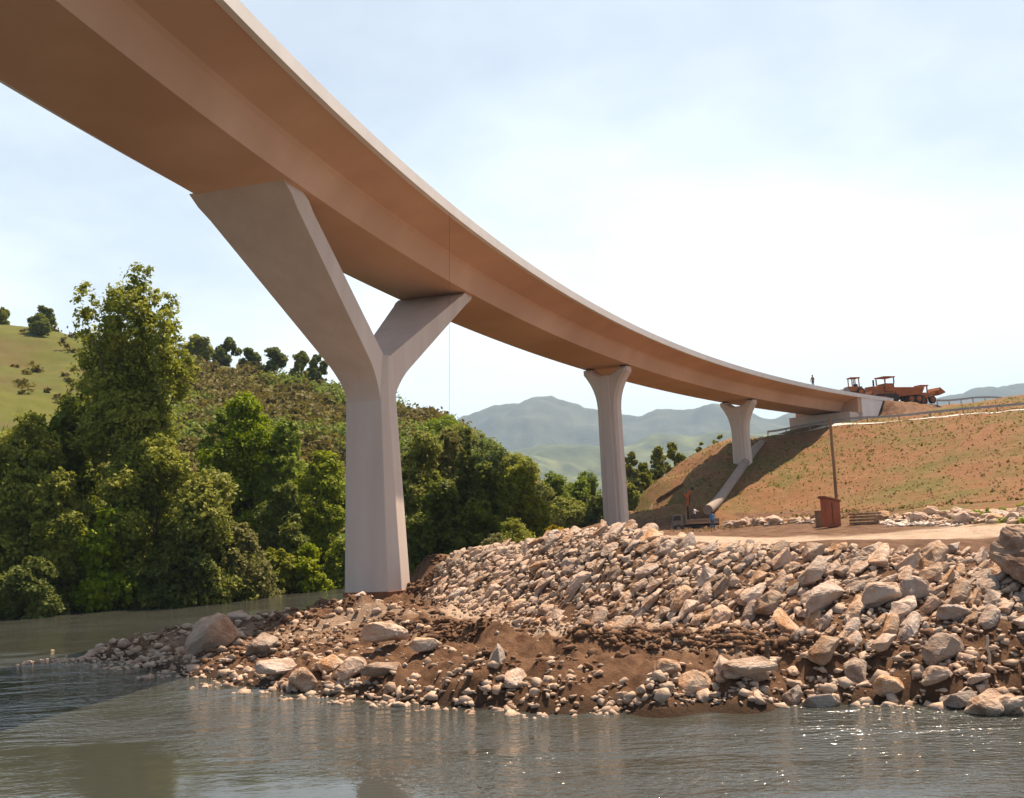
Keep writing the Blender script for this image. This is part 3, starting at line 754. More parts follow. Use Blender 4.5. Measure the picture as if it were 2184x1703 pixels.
treeat(535, 92, 815, 190, 'broad', M_leaf_green, 'tall fresh green tree with a spiky top in front of the bracken slope', 22, 15000, .32)
treeat(470, 96, 840, 90, 'broad', M_leaf_green, 'narrow green tree beside the tall fresh green tree', 23, 6000)
treeat(620, 92, 880, 150, 'broad', M_leaf_green, 'full green tree beside the bracken slope, behind the willow', 24, 11000)
treeat(690, 90, 955, 150, 'broad', M_leaf_bright, 'light green tree half hidden by the tall pier shaft', 25, 11000)
treeat(600, 85, 1010, 120, 'broad', M_leaf_dark, 'dark hollow tree in the gap behind the light green bushes', 26, 7000)
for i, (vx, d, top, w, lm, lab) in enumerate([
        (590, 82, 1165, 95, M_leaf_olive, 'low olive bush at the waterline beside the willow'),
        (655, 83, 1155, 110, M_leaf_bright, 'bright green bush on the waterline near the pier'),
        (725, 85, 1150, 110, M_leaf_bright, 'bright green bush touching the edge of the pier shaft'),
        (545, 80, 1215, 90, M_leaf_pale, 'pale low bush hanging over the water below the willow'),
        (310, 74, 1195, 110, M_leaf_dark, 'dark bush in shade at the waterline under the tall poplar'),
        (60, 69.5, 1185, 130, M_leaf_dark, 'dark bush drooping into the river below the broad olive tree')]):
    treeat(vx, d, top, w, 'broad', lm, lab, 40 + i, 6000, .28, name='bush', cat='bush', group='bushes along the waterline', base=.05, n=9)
# beyond the pier
G2 = 'trees seen between the two nearer piers'
for i, (vx, d, top, w, kd, lm, lab, nl) in enumerate([
        (890, 92, 885, 130, 'broad', M_leaf_olive, 'leafy olive tree directly beside the tall pier shaft', 11000),
        (955, 95, 893, 110, 'broad', M_leaf_pale, 'pale topped tree behind the rope, beside the leafy olive tree', 9000),
        (995, 84, 890, 70, 'plume', M_leaf_dark, 'slender dark poplar with thin trunks rising above the grove', 5000),
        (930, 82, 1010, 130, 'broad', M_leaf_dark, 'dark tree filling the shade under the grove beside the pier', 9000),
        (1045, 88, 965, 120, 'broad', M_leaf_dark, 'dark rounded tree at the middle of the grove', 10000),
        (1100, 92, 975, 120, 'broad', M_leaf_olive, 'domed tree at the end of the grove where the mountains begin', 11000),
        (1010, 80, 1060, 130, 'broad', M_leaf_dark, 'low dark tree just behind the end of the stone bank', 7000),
        (1180, 128, 995, 90, 'broad', M_leaf_green, 'distant green tree to the side of the yellow broom', 7000),
        (1240, 132, 1000, 100, 'broad', M_leaf_green, 'distant green tree close behind the middle pier', 7000),
        (1200, 118, 1060, 90, 'broad', M_leaf_olive, 'distant olive tree rising behind the yellow broom', 6000),
        (1140, 122, 1030, 90, 'broad', M_leaf_olive, 'distant olive tree between the domed tree and the green trees', 6000),
        (985, 150, 915, 110, 'broad', M_leaf_olive, 'olive tree high on the end of the hill behind the slender dark poplar', 7000),
        (1045, 150, 945, 110, 'broad', M_leaf_green, 'green tree on the end of the hill just below the mountain skyline', 7000),
        (1095, 148, 975, 100, 'broad', M_leaf_olive, 'olive tree lowest on the end of the hill above the domed tree', 6000),
        (940, 155, 895, 110, 'broad', M_leaf_green, 'green tree on the end of the hill above the pale topped tree', 6000),
        (1275, 118, 1060, 80, 'broad', M_leaf_dark, 'distant dark tree touching the middle pier', 5000)]):
    treeat(vx, d, top, w, kd, lm, lab, 60 + i, nl, .32, name='poplar' if kd == 'plume' else 'tree', group=G2)
for i, (vx, d, top, w, lab) in enumerate([
        (1345, 135, 955, 50, 'thin poplar just past the middle pier'),
        (1372, 138, 985, 50, 'short bushy poplar beyond the edge of the green slope'),
        (1405, 142, 950, 50, 'leafy poplar halfway up the edge of the green slope'),
        (1440, 146, 935, 45, 'poplar near the top of the green slope below the guard rail'),
        (1498, 158, 917, 26, 'small sapling at the guard rail end above the green slope'),
        (1536, 158, 905, 36, 'small round tree by the guard rail beside the far pier'),
        (1330, 130, 1010, 60, 'low green tree hugging the middle pier')]):
    treeat(vx, d, top, w, 'broad', M_leaf_olive, lab, 80 + i, 2500, .34, name='tree', group='young trees behind the embankment slope', limbs=5, n=8, bark=M_barkd)
# trees on the skyline of the hill
for i, (vx, d, top, w, lm, lab) in enumerate([
        (95, 222, 652, 46, M_leaf_dark, 'round topped tree alone on the hill meadow with its shadow beside it'),
        (82, 214, 676, 52, M_leaf_dark, 'darker lower tree merged with the round topped meadow tree'),
        (6, 232, 655, 30, M_leaf_olive, 'small thin tree on the skyline at the edge of the view'),
        (425, 214, 712, 66, M_leaf_olive, 'bushy olive tree on the skyline, first past the tallest poplar'),
        (487, 212, 715, 54, M_leaf_dark, 'dark round tree on the skyline, second past the tallest poplar'),
        (536, 208, 740, 44, M_leaf_dark, 'small tree on the skyline between the dark round tree and the wider one'),
        (590, 204, 737, 56, M_leaf_dark, 'wider tree on the skyline above the bright meadow strip'),
        (648, 200, 745, 50, M_leaf_olive, 'open crowned tree on the skyline beside the pier arm'),
        (682, 196, 752, 46, M_leaf_dark, 'thin leaning tree on the skyline nearest the pier arm'),
        (722, 196, 818, 22, M_leaf_dark, 'tiny shrub on the skyline tucked against the pier shaft')]):
    treeat(vx, d, top, w, 'broad', lm, lab, 100 + i, 5000, .42, name='tree', group='trees on the hill skyline', limbs=5, n=8)
# broom
for vx, d, top, w, lm, lab, sd_ in [(1095, 62, 1112, 90, M_leaf_olive, 'olive green broom bush on top of the stone bank', 1), (1050, 60, 1140, 70, M_leaf_pale, 'faded broom bush at the end of the stone bank crest', 2), (1172, 64, 1117, 62, M_leaf_yellow, 'broom bush in bright yellow flower on the stone bank', 3)]:
    treeat(vx, d, top, w, 'broad', lm, lab, 120 + sd_, 5000, .13, name='broom_bush', cat='bush', group='broom bushes on the stone bank', base=.1, sink=.2, limbs=6)

# scrub on the hillside
rs = np.random.RandomState(5)
def scrub(name, n, region, size, leaf, lm, per=40, seed_=0.0):
    Vs, Fs, b = [], [], 0
    pts = []
    while len(pts) < n:
        x, y = region(rs)
        if y > 78 and size > 1.5 and vnoise(np.array([x * .07 + seed_]), np.array([y * .05]))[0] < .5: continue
        pts.append((x, y))
    pts = np.array(pts); zz = height(pts[:, 0], pts[:, 1])
    ok = zz > .3
    for (x, y), z in zip(pts[ok], zz[ok]):
        s_ = size * rs.uniform(.5, 1.4)
        V, Fq = leaf_cloud(rs, [(np.array([x, y, z + s_ * .35]), np.array([s_, s_, s_ * .7]))], per, leaf, per=10, clump=.3)
        Vs.append(V); Fs.append(Fq + b); b += len(V)
    return tag(obj(name, npmesh(name, np.vstack(Vs), np.vstack(Fs)), lm), kind='stuff')
def reg_hill(rs):
    vx = rs.uniform(330, 1000); d = rs.uniform(95, 205); q = at(vx, 900, d); return q[0], q[1]
def reg_low(rs):
    vx = rs.uniform(-150, 900); d = rs.uniform(80, 118); q = at(vx, 900, d); return q[0], q[1]
def reg_mead(rs):
    vx = rs.uniform(-100, 330); d = rs.uniform(150, 232); q = at(vx, 900, d); return q[0], q[1]
def reg_bankside(rs):
    vx = rs.uniform(-150, 860); w = onz(vx, 1318 - (vx) * .1, 0); return w[0] + rs.normal() * .4, w[1] + rs.uniform(.5, 3.0)
tag(scrub('gorse_thicket', 500, reg_hill, 1.7, .40, M_leaf_green, 60, 9.0), 'dark green thicket patches on the hill slope', 'thicket')
tag(scrub('bracken', 1500, reg_hill, 1.3, .5, M_leaf_bracken), 'brown green bracken and gorse covering the hill slope behind the trees', 'bracken')
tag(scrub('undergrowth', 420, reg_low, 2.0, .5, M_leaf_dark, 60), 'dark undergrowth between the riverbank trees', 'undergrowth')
tag(scrub('gorse', 70, reg_mead, 1.1, .5, M_leaf_bracken), 'scattered gorse tufts on the hill meadow', 'gorse')
tag(scrub('waterside_plants', 240, reg_bankside, .8, .30, M_leaf_olive, 60), 'leafy plants hanging over the edge of the far bank', 'plants')
def reg_right(rs):
    return rs.uniform(150, 170), 0
# ------------------------------------------------------------------ rocks
def rock_mesh(seed, el=(1.0, .72, .55), cuts=2):
    rs_ = np.random.RandomState(seed)
    bm = bmesh.new()
    for i in range(15 if cuts > 1 else 11):
        d = rs_.normal(size=3); d /= np.linalg.norm(d)
        bm.verts.new(tuple(d * np.array(el) * rs_.uniform(.82, 1.05)))
    r_ = bmesh.ops.convex_hull(bm, input=bm.verts)
    bmesh.ops.delete(bm, geom=[g for g in r_['geom_interior'] if isinstance(g, bmesh.types.BMVert)], context='VERTS')
    bmesh.ops.dissolve_limit(bm, angle_limit=.2, verts=bm.verts, edges=bm.edges)
    if cuts > 0:
        bmesh.ops.bevel(bm, geom=list(bm.edges), offset=.07, segments=1, profile=.6, affect='EDGES', clamp_overlap=True)
        bmesh.ops.triangulate(bm, faces=bm.faces)
        bmesh.ops.subdivide_edges(bm, edges=list(bm.edges), cuts=cuts, use_grid_fill=True)
        o_ = Vector(rs_.rand(3) * 50)
        bm.normal_update()
        for v in bm.verts:
            q = v.co * 2.2 + o_
            v.co += v.normal * (.07 * mnoise.noise(q) + .045 * mnoise.noise(q * 2.6) + .025 * mnoise.noise(q * 6) + (.03 * mnoise.noise(q * 3.7 + o_) + .018 * mnoise.noise(q * 12) if cuts > 4 else 0))
    bmesh.ops.triangulate(bm, faces=bm.faces)
    me_ = bpy.data.meshes.new('boulder'); bm.to_mesh(me_); bm.free()
    if cuts > 0:
        me_.materials.append(M_rock)
    return me_
ROCKS = [rock_mesh(s, (1.0, rs.uniform(.52, .70), rs.uniform(.40, .56))) for s in range(14)]
CHUNK = [rock_mesh(50 + s, (1.0, rs.uniform(.72, .9), rs.uniform(.62, .8))) for s in range(8)]
def put_rock(loc, r, rot, label, group=None, k=None, sc=(1, 1, 1), lib=None):
    me_ = (lib or ROCKS)[k if k is not None else rs.randint(14)]
    o = bpy.data.objects.new('boulder', me_); COL.objects.link(o)
    o.location = loc; o.rotation_euler = rot; o.scale = (r * sc[0], r * sc[1], r * sc[2])
    return tag(o, label, 'boulder', group)
def polyline(P, u):
    d = np.r_[0, np.cumsum(np.linalg.norm(np.diff(P[:, :2], axis=0), axis=1))]; d /= d[-1]
    return np.array([np.interp(u, d, P[:, i]) for i in range(3)])
Tm = T_[:-1]; Km = K_[:-1]
placed = []
def slope_pt(u, v): 
    a, b = polyline(Tm, u), polyline(Km, u); return a + (b - a) * v
# named boulders first: (photo x, y, height of base, half length in photo px, rotation z, tilt, stretch, label)
NAMED = [
 (440, 1400, .35, 62, -.9, .75, (1, 1.1, .8), 'large pale slab leaning on the spit nearest its tip, half in the water'),
 (560, 1385, .75, 38, .9, .4, (1, .9, .9), 'upright tan boulder standing among rubble behind the large pale slab'),
 (822, 1392, .85, 52, .35, -.35, (1, .8, .8), 'big grey boulder tilted on the earth below the tall pier'),
 (905, 1412, .75, 36, 0, 0, (1, .8, .6), 'pale flat boulder right beside the big grey tilted one'),
 (595, 1452, .15, 52, .2, .1, (1, .8, .8), 'blocky boulder at the waterline in front of the upright tan boulder'),
 (650, 1470, .05, 40, 2.2, .2, (1, .8, .8), 'dark sided boulder at the waterline next to the blocky one'),
 (820, 1478, .05, 44, 0, .1, (1, .7, .45), 'low white boulder at the waterline below the big grey tilted boulder'),
 (705, 1435, .4, 30, 1.2, .2, (1, .9, .9), 'round brown boulder on the shore between the blocky and the low white boulders'),
 (755, 1445, .4, 34, .7, .3, (1, .9, .8), 'buff boulder beside the round brown one on the shore'),
 (505, 1330, 1.0, 26, .2, .2, (1, .9, .9), 'rounded boulder on the back edge of the spit'),
 (434, 1343, .3, 20, .2, .3, (1, .9, 1), 'lone stone standing in the river behind the spit'),
 (1060, 1462, .40, 30, 1.5, 1.1, (1, .7, .7), 'upright dark stone like a stump on the shore'),
 (1105, 1470, .4, 38, .4, .2, (1, .9, .8), 'pale boulder leaning beside the upright dark stone'),
 (1420, 1442, .75, 42, .2, .1, (1, .9, .75), 'square topped boulder on the muddy shore'),
 (1545, 1420, .95, 36, 1.0, .5, (1, .9, .9), 'round dark boulder below the stone bank, beside the square topped one'),
 (1605, 1408, 1.1, 42, .6, -.5, (1, .8, .8), 'long pale boulder leaning above the round dark one'),
 (1485, 1498, .1, 50, .4, .2, (1, .8, .9), 'white pyramid shaped boulder at the waterline'),
 (1600, 1490, .15, 78, .08, .05, (1, .45, .42), 'long white slab lying at the waterline under the log'),
 (1692, 1466, .4, 36, .9, .5, (1, .8, 1), 'split tan boulder wedged against a rounded one at the waterline'),
 (1745, 1474, .35, 46, -.3, .1, (1, .8, .85), 'rounded tan boulder at the waterline past the long white slab'),
 (1570, 1455, .55, 40, .3, .1, (1, .9, .8), 'broad boulder just behind the log on the shore'),
 (1870, 1255, 2.6, 62, -.2, .25, (1, .7, .75), 'large orange boulder with a flat face low in the stone bank'),
 (1760, 1235, 2.9, 70, .55, .4, (1, .65, .6), 'big tan slab sloping in the middle of the stone bank'),
 (1870, 1205, 3.4, 44, .8, .2, (1, .7, .6), 'smooth pale grey boulder high in the stone bank'),
 (1945, 1200, 3.3, 48, .2, .3, (1, .8, 1), 'dark faced triangular boulder high in the stone bank'),
 (2020, 1180, 3.6, 44, .1, .05, (1, .8, .7), 'white topped boulder near the great overhanging rock'),
 (2060, 1190, 3.6, 34, .1, .05, (1, .8, .6), 'flat boulder between the white topped one and the great rock'),
 (1730, 1215, 3.1, 60, .7, .5, (1, .6, .55), 'long orange tinted slab pointing up the stone bank'),
 (1680, 1330, 1.7, 62, 1.0, .5, (1, .8, .8), 'large pitted boulder at the foot of the stone bank'),
 (1820, 1330, 1.9, 46, 1.2, .5, (1, .8, .8), 'grey streaked boulder at the foot of the stone bank'),
 (1890, 1345, 1.8, 42, .1, .1, (1, .8, .9), 'squarish brown boulder at the foot of the stone bank'),
 (1755, 1352, 1.6, 52, .8, .4, (1, .8, .8), 'pale wedge boulder at the foot of the stone bank'),
 (2010, 1320, 2.0, 60, .3, .2, (1, .8, .8), 'dirt covered boulder sunk in the earth below the great rock'),
 (2100, 1420, 1.1, 60, .4, .3, (1, .8, .9), 'dark boulder behind the bare stick on the shore'),
 (2150, 1465, .6, 60, -.5, .2, (1, .8, .7), 'grey boulder on the shore at the edge of the view'),
 (2040, 1490, .2, 50, .2, .1, (1, .8, .6), 'flat dark boulder at the waterline with an arched twig over it'),
 (2150, 1370, 1.6, 55, .5, .2, (1, .8, .8), 'dark blocky boulder under the shadow of the great rock'),
 (1990, 1370, 1.5, 46, .2, .1, (1, .7, .7), 'pale topped boulder bedded in the muddy slope'),
]
PPM = lambda d: F_ / d
occupied = []
for i, (vx, vy, z, hw_, rz, tilt, sc_, lab) in enumerate(NAMED):
    q = onz(vx, vy, z); d = q[1]; r = hw_ * d / F_ * (1.22 if vx < 1300 else 1.02)
    zz = max(hz(q[0], q[1]), -.1)
    put_rock((q[0], q[1], zz + r * .34), r, (rs.uniform(-.3, .3), -tilt, rz), lab, 'notable boulders of the shore and bank', k=i % 8, sc=sc_, lib=CHUNK)
    occupied.append((q[0], q[1], r * .85))
# the great rock at the edge
q = at(2200, 1160, 29.5)
ROCKS.append(rock_mesh(77, (1.0, .8, .75), 6))
big = put_rock((q[0], q[1], min(q[2], hz(q[0], q[1]) + .75)), 1.75, (.15, -.15, .35), 'great buff rock overhanging a dark hollow at the edge of the view', None, k=len(ROCKS) - 1, sc=(1, .85, .8))
big.data.materials.clear(); big.data.materials.append(mat('shaded_rock', (0.20, 0.12, 0.078), (0.42, 0.30, 0.22), 1.4, 0.95, 1.0, 3.0, dist=.2, lo=.38, hi=.62, detail=10))  # darker than the limestone: shade on the rock's front painted into the colour
occupied.append((q[0], q[1], 1.5))
# riprap: each stone a boulder, largest first
cand = []
rs2 = np.random.RandomState(21)
for mult, cnt in ((1.5, 34), (1.2, 110), (.95, 280), (.72, 700), (.5, 2400)):
    for i in range(cnt):
        u = rs2.rand(); v = rs2.uniform(-.03, 1.05 + (.35 if u < .5 else 0))
        big_ = np.interp(u, [0, .35, .7, 1], [.36, .42, .47, .47])
        cand.append((slope_pt(u, v), big_ * mult * rs2.uniform(.9, 1.1), u, v))
cand.sort(key=lambda c: -c[1])
keep = []
for p_, r, u, v in cand:
    ok = True
    for (x, y, r2) in occupied:
        if (x - p_[0]) ** 2 + (y - p_[1]) ** 2 < ((r + r2) * .46) ** 2: ok = False; break
    if ok:
        occupied.append((p_[0], p_[1], r)); keep.append((p_, r, u, v))
keep.sort(key=lambda c: -c[1] / np.linalg.norm(c[0]))
N_RIP = 200
small = keep[N_RIP:]
GR = 'boulders packed in the stone bank below the terrace'
ROCKS_M = [rock_mesh(300 + s_, (1.0, .62, .48), 1) for s_ in range(8)]
MID = [(np.array([v.co[:] for v in m_.vertices]), np.array([p.vertices[:] for p in m_.polygons])) for m_ in ROCKS_M]
hh_ = height([c[0][0] for c in keep], [c[0][1] for c in keep])
SMALL = []; MIDS = []
for i, (p_, r, u, v) in enumerate(keep):
    z = hh_[i] + r * .16
    # long axis lies up the slope and to the right
    rot = (rs2.uniform(-.35, .35), -rs2.uniform(.25, .75), rs2.uniform(.30, .95))
    if i < N_RIP:
        put_rock((p_[0], p_[1], z), r, rot, 'angular buff limestone boulder packed among others in the stone bank below the terrace', GR, sc=(rs2.uniform(.95, 1.3), rs2.uniform(.8, 1.1), rs2.uniform(.8, 1.15)))
    else: MIDS.append((p_[0], p_[1], z, r, rot))
# rock row at the back of the terrace
for i in range(60):
    vx = rs2.uniform(1545, 1740) if i < 28 else rs2.uniform(1880, 2200)
    d = np.interp(vx, [1555, 1735, 1880, 2200], [74, 66, 58, 46]) + rs2.uniform(-2, 2)
    q = at(vx, 1100, d); z = hz(q[0], q[1]); r = rs2.uniform(.4, .85)
    put_rock((q[0], q[1], z + r * .32), r, (rs2.uniform(-.4, .4), rs2.uniform(-.4, .4), rs2.uniform(0, 6)), 'grey boulder in the row along the foot of the embankment', 'row of boulders along the foot of the embankment')
# rubble: everything too small to count
ROWS = []
for i in range(900):
    vx = rs2.uniform(1540, 1740) if i < 380 else rs2.uniform(1870, 2220)
    d = np.interp(vx, [1540, 1735, 1880, 2220], [75, 66, 58, 45]) + rs2.normal() * 1.1
    q = at(vx, 1100, d); ROWS.append((q[0], q[1], None, rs2.uniform(.10, .34)))
LOW = []
for s in range(8):
    m_ = rock_mesh(200 + s, (1, .7, .55), 0)
    vv = np.array([v.co[:] for v in m_.vertices]); ff = np.array([p.vertices[:] for p in m_.polygons]); LOW.append((vv, ff))
def heap(name, pts, label, m=M_rubble):
    Vs, Fs, b = [], [], 0
    for x, y, z, r in pts:
        vv, ff = LOW[rs2.randint(8)]
        a, c_ = rs2.uniform(0, 6.28), rs2.uniform(-.6, .6)
        Rm = np.array(Matrix.Rotation(a, 3, 'Z') @ Matrix.Rotation(c_, 3, 'X'))
        Vs.append((vv * r * rs2.uniform(.8, 1.2, 3)) @ Rm.T + [x, y, z]); Fs.append(ff + b); b += len(vv)
    return tag(obj(name, npmesh(name, np.vstack(Vs), np.vstack(Fs)), m), label, 'rubble', kind='stuff')
Vs, Fs, b_ = [], [], 0
for x, y, z, r, rot in MIDS:
    vv, ff = MID[rs2.randint(8)]
    Rm = np.array(Matrix.Rotation(rot[2], 3, 'Z') @ Matrix.Rotation(rot[1], 3, 'Y') @ Matrix.Rotation(rot[0], 3, 'X'))
    Vs.append((vv * r * rs2.uniform(.85, 1.25, 3)) @ Rm.T + [x, y, z]); Fs.append(ff + b_); b_ += len(vv)
tag(obj('riprap', npmesh('riprap', np.vstack(Vs), np.vstack(Fs)), M_rubble), 'mass of lesser boulders filling the stone bank', 'riprap', kind='stuff')
print('RIPRAP', len(keep), len(MIDS))
for i in range(3600):
    u, v = rs2.rand(), rs2.uniform(-.12, 1.08); p_ = slope_pt(u, v)
    SMALL.append((p_[0], p_[1], None, rs2.uniform(.05, .16)))
SMALL += ROWS
xs = [s[0] for s in SMALL]; ys = [s[1] for s in SMALL]; hh_ = height(xs, ys)
heap('rubble', [(x, y, h_ + r * .2 if z is None else z, r) for (x, y, z, r), h_ in zip(SMALL, hh_)], 'smaller stones filling the gaps of the stone bank')
pts = []
while len(pts) < 14000:
    x, y = rs2.uniform(-22, 22), rs2.uniform(24, 50)
    pts.append((x, y))
pts = np.array(pts); ins = poly_in(SPIT, pts[:, 0], pts[:, 1]); pts = pts[ins]; hh_ = height(pts[:, 0], pts[:, 1])
shore = []
for (x, y), h_ in zip(pts, hh_):
    if h_ < -.15: continue
    near = 1 - sstep(.2, .8, h_)
    west = 1 - sstep(-10, -2, x)
    if rs2.rand() < (.20 if x < 1 else .06) + (.6 if x < -2 else .35) * near + .5 * west: shore.append((x, y, h_ + .02, rs2.uniform(.025, .10) + rs2.rand() ** 5 * (.22 + .15 * west)))
for j in range(900):
    x, y = rs2.uniform(0 if j > 500 else 9, 17), rs2.uniform(25, 31 if j < 500 else 27.2); h_ = hz(x, y)
    if h_ > .2: shore.append((x, y, h_ + .02, rs2.uniform(.04, .14) + rs2.rand() ** 5 * .3))
for q in front[:-1]:
    w = onz(q[0], q[1], 0); 
    for j in range(150):
        x, y = w[0] + rs2.uniform(-1.6, 1.6), w[1] + abs(rs2.normal()) * .8 - .25; h_ = hz(x, y) if j % 3 == 0 else None
        if h_ is not None: shore.append((x, y, max(h_, -.05) + .03, rs2.uniform(.05, .16) + rs2.rand() ** 5 * .25))
for j in range(160):
    q = onz(rs2.uniform(110, 420), 1412 + rs2.normal() * 7, 0); shore.append((q[0], q[1], -.02, rs2.uniform(.05, .2)))
heap('shore_stones', shore, 'loose pale stones and cobbles scattered over the spit and its waterline')
# turf tufts on the embankment: sparse weeds
def reg_emb(rs):
    vx = rs.uniform(1640, 2200); d = rs.uniform(62, 134); q = at(vx, 1000, d); return q[0], q[1]
tag(scrub('weeds', 130, reg_emb, .15, .12, M_leaf_bracken, 24), 'sparse weeds dotting the bare embankment', 'weeds')
M_straw = leafmat('dry_grass_blade', (0.27, 0.16, 0.065), (0.36, 0.24, 0.11))
def reg_slope(rs):
    vx = rs.uniform(1345, 2250); d = rs.uniform(66, 140); q = at(vx, 1000, d); return q[0], q[1]
tag(scrub('dry_grass', 3600, reg_slope, .13, .085, M_straw, 16), 'dry brown grass over the embankment slopes', 'grass')
tag(scrub('green_grass', 1100, lambda r_: (lambda q: (q[0], q[1]))(at(r_.uniform(1345, 2250), 1000, r_.uniform(112, 140))), .15, .09, M_leaf_olive, 20), 'green grass near the top of the embankment', 'grass')
def reg_ter(rs):
    return rs.uniform(22, 40), rs.uniform(36, 56)
tag(scrub('grass_tufts', 500, reg_ter, .18, .12, M_leaf_bright, 30), 'patchy grass tufts on the terrace behind the stone bank', 'grass')

# ------------------------------------------------------------------ mountains
def mountain(name, R0, depth, prof_, c, seed, label, amp):
    vx = np.linspace(300, 2700, 420); yy = np.interp(vx, [p[0] for p in prof_], [p[1] for p in prof_])
    rays = np.array([ray(a, b) for a, b in zip(vx, yy)])
    us = np.linspace(0, 1, 60); V = []
    for u in us:
        D_ = R0 + depth * (u - 1)
        prof_u = sstep(-.05, 1.0, u) if u <= 1 else 1
        x = rays[:, 0] * D_; y = np.full(len(vx), D_)
        zt = rays[:, 2] * R0 + CAM_Z
        z = -3 + (zt + 3) * (.72 * u + .28 * u ** 3) + amp * fbm(x * .004 + seed, y * .004, 5) * u * (1.15 - u) * 2.2
        V.append(np.stack([x, y, z], -1))
    x = rays[:, 0] * (R0 + depth * .5); V.append(np.stack([x, np.full(len(vx), R0 + depth * .5), np.full(len(vx), -3.0)], -1))
    V = np.array(V); r_, c_ = V.shape[:2]; ix = np.arange(r_ * c_).reshape(r_, c_)
    F4 = np.stack([ix[:-1, :-1], ix[:-1, 1:], ix[1:, 1:], ix[1:, :-1]], -1).reshape(-1, 4)
    tag(obj(name, npmesh(name, V.reshape(-1, 3), F4), c, smooth=True), label, 'mountain', kind='structure')
Mm = mat('mountain_forest', (0.022, 0.034, 0.018), (0.050, 0.062, 0.026), 0.008, 0.95, 0.6, 0.02, c3=(0.075, 0.085, 0.035), s3=0.003, dist=12.0)
Mf = mat('foothill_fields', (0.035, 0.055, 0.022), (0.15, 0.17, 0.055), 0.008, 0.95, 0.5, 0.03, c3=(0.040, 0.058, 0.024), s3=0.014, dist=8.0)
ridge = [(300, 940), (700, 935), (840, 930), (985, 884), (1040, 869), (1090, 858), (1120, 850), (1145, 846), (1175, 850), (1210, 862), (1250, 876), (1280, 882), (1330, 880), (1362, 887), (1400, 876), (1440, 884), (1475, 886), (1520, 877), (1560, 880), (1620, 877), (1690, 876), (1780, 872), (1900, 862), (2040, 850), (2120, 838), (2184, 832), (2400, 820), (2700, 800)]
mountain('mountain_ridge', 4800, 1700, ridge, Mm, 1.0, 'blue wooded mountain ridge closing the valley', 210)
hills = [(300, 985), (800, 972), (985, 950), (1080, 948), (1160, 938), (1240, 945), (1330, 950), (1400, 935), (1480, 945), (1560, 925), (1700, 925), (1900, 930), (2700, 930)]
mountain('foothills', 3000, 1400, hills, Mf, 4.0, 'paler green foothills below the mountain ridge', 110)

# ------------------------------------------------------------------ helpers on the ground
def hit(vx, vy, d0=24, d1=320):
    ds = np.arange(d0, d1, .25); r = ray(vx, vy)
    zz = CAM_Z + r[2] * ds; g = height(r[0] * ds, ds)
    k = np.argmax(zz <= g)
    return np.array([r[0] * ds[k], ds[k], g[k]])

# drainage channels
def channel(name, pts, r, th, m, label):
    P = [Vector(hit(*p)) for p in pts]
    Q = []
    for i in range(len(P) - 1):
        for u in np.linspace(0, 1, 12, endpoint=False): 
            c_ = P[i].lerp(P[i + 1], u); Q.append(c_)
    Q.append(P[-1])
    zz = height([q.x for q in Q], [q.y for q in Q])
    zz = np.convolve(np.pad(zz, 3, mode='edge'), np.ones(7) / 7, 'valid')
    mb = MB(); rings = []
    for i, q in enumerate(Q):
        d = (Q[min(i + 1, len(Q) - 1)] - Q[max(i - 1, 0)]); d.z = 0; d.normalize(); sd_ = Vector((d.y, -d.x, 0))
        c_ = Vector((q.x, q.y, zz[i] + r * .45)); ang = np.linspace(math.pi, 2 * math.pi, 11)
        rings.append([c_ + sd_ * r * math.cos(a) + Vector((0, 0, r * math.sin(a))) for a in ang] + [c_ + sd_ * (r - th) * math.cos(a) + Vector((0, 0, (r - th) * math.sin(a))) for a in ang[::-1]])
    mb.loft(rings)
    return tag(mb.build(name, m, None, smooth=.7), label, 'drain')
M_conc = mat('shaded_concrete', (0.24, 0.195, 0.16), (0.33, 0.275, 0.23), 2.0, 0.85, 0.3, 8.0)  # concrete darkened: the shade over the pipe is put into its colour
Q_ = [Vector(at(1624, 943, 134)).lerp(Vector(at(1511, 1106, 104)), u) for u in np.linspace(0, 1, 24)]
zq = np.convolve(np.pad(height([q.x for q in Q_], [q.y for q in Q_]), 5, mode='edge'), np.ones(11) / 11, 'valid')
mb = MB(); mb.tube([Vector((q.x, q.y, z + .28)) for q, z in zip(Q_, zq)], .52, 16)
dp_ = mb.build('drain_pipe', M_conc, None, smooth=.7)
tag(dp_, 'wide pale concrete drain pipe running down the shaded slope beside the far pier', 'drain')
channel('drain_channel', [(1462, 1032), (1400, 1068), (1350, 1096)], .45, .10, mat('earth_lined', (0.13, 0.085, 0.05), (0.20, 0.13, 0.08), 2.0), 'small dark drain cutting across the sunlit slope by the middle pier')

# path along the embankment
def strip(name, pts, w, lift, m):
    P = np.array(pts); d = np.r_[0, np.cumsum(np.linalg.norm(np.diff(P[:, :2], axis=0), axis=1))]
    u = np.linspace(0, d[-1], int(d[-1] / 1.0)); x, y = np.interp(u, d, P[:, 0]), np.interp(u, d, P[:, 1])
    tx, ty = np.gradient(x), np.gradient(y); n_ = np.hypot(tx, ty); nx, ny = ty / n_, -tx / n_
    V, k = [], 5
    for j in np.linspace(-.5, .5, k):
        xx, yy = x + nx * w * j, y + ny * w * j; V.append(np.stack([xx, yy, height(xx, yy) + lift], -1))
    V = np.array(V); ix = np.arange(V.shape[0] * V.shape[1]).reshape(V.shape[:2])
    f = np.stack([ix[:-1, :-1], ix[:-1, 1:], ix[1:, 1:], ix[1:, :-1]], -1).reshape(-1, 4)
    tag(obj(name, npmesh(name, V.reshape(-1, 3), f), m, smooth=True), kind='structure')
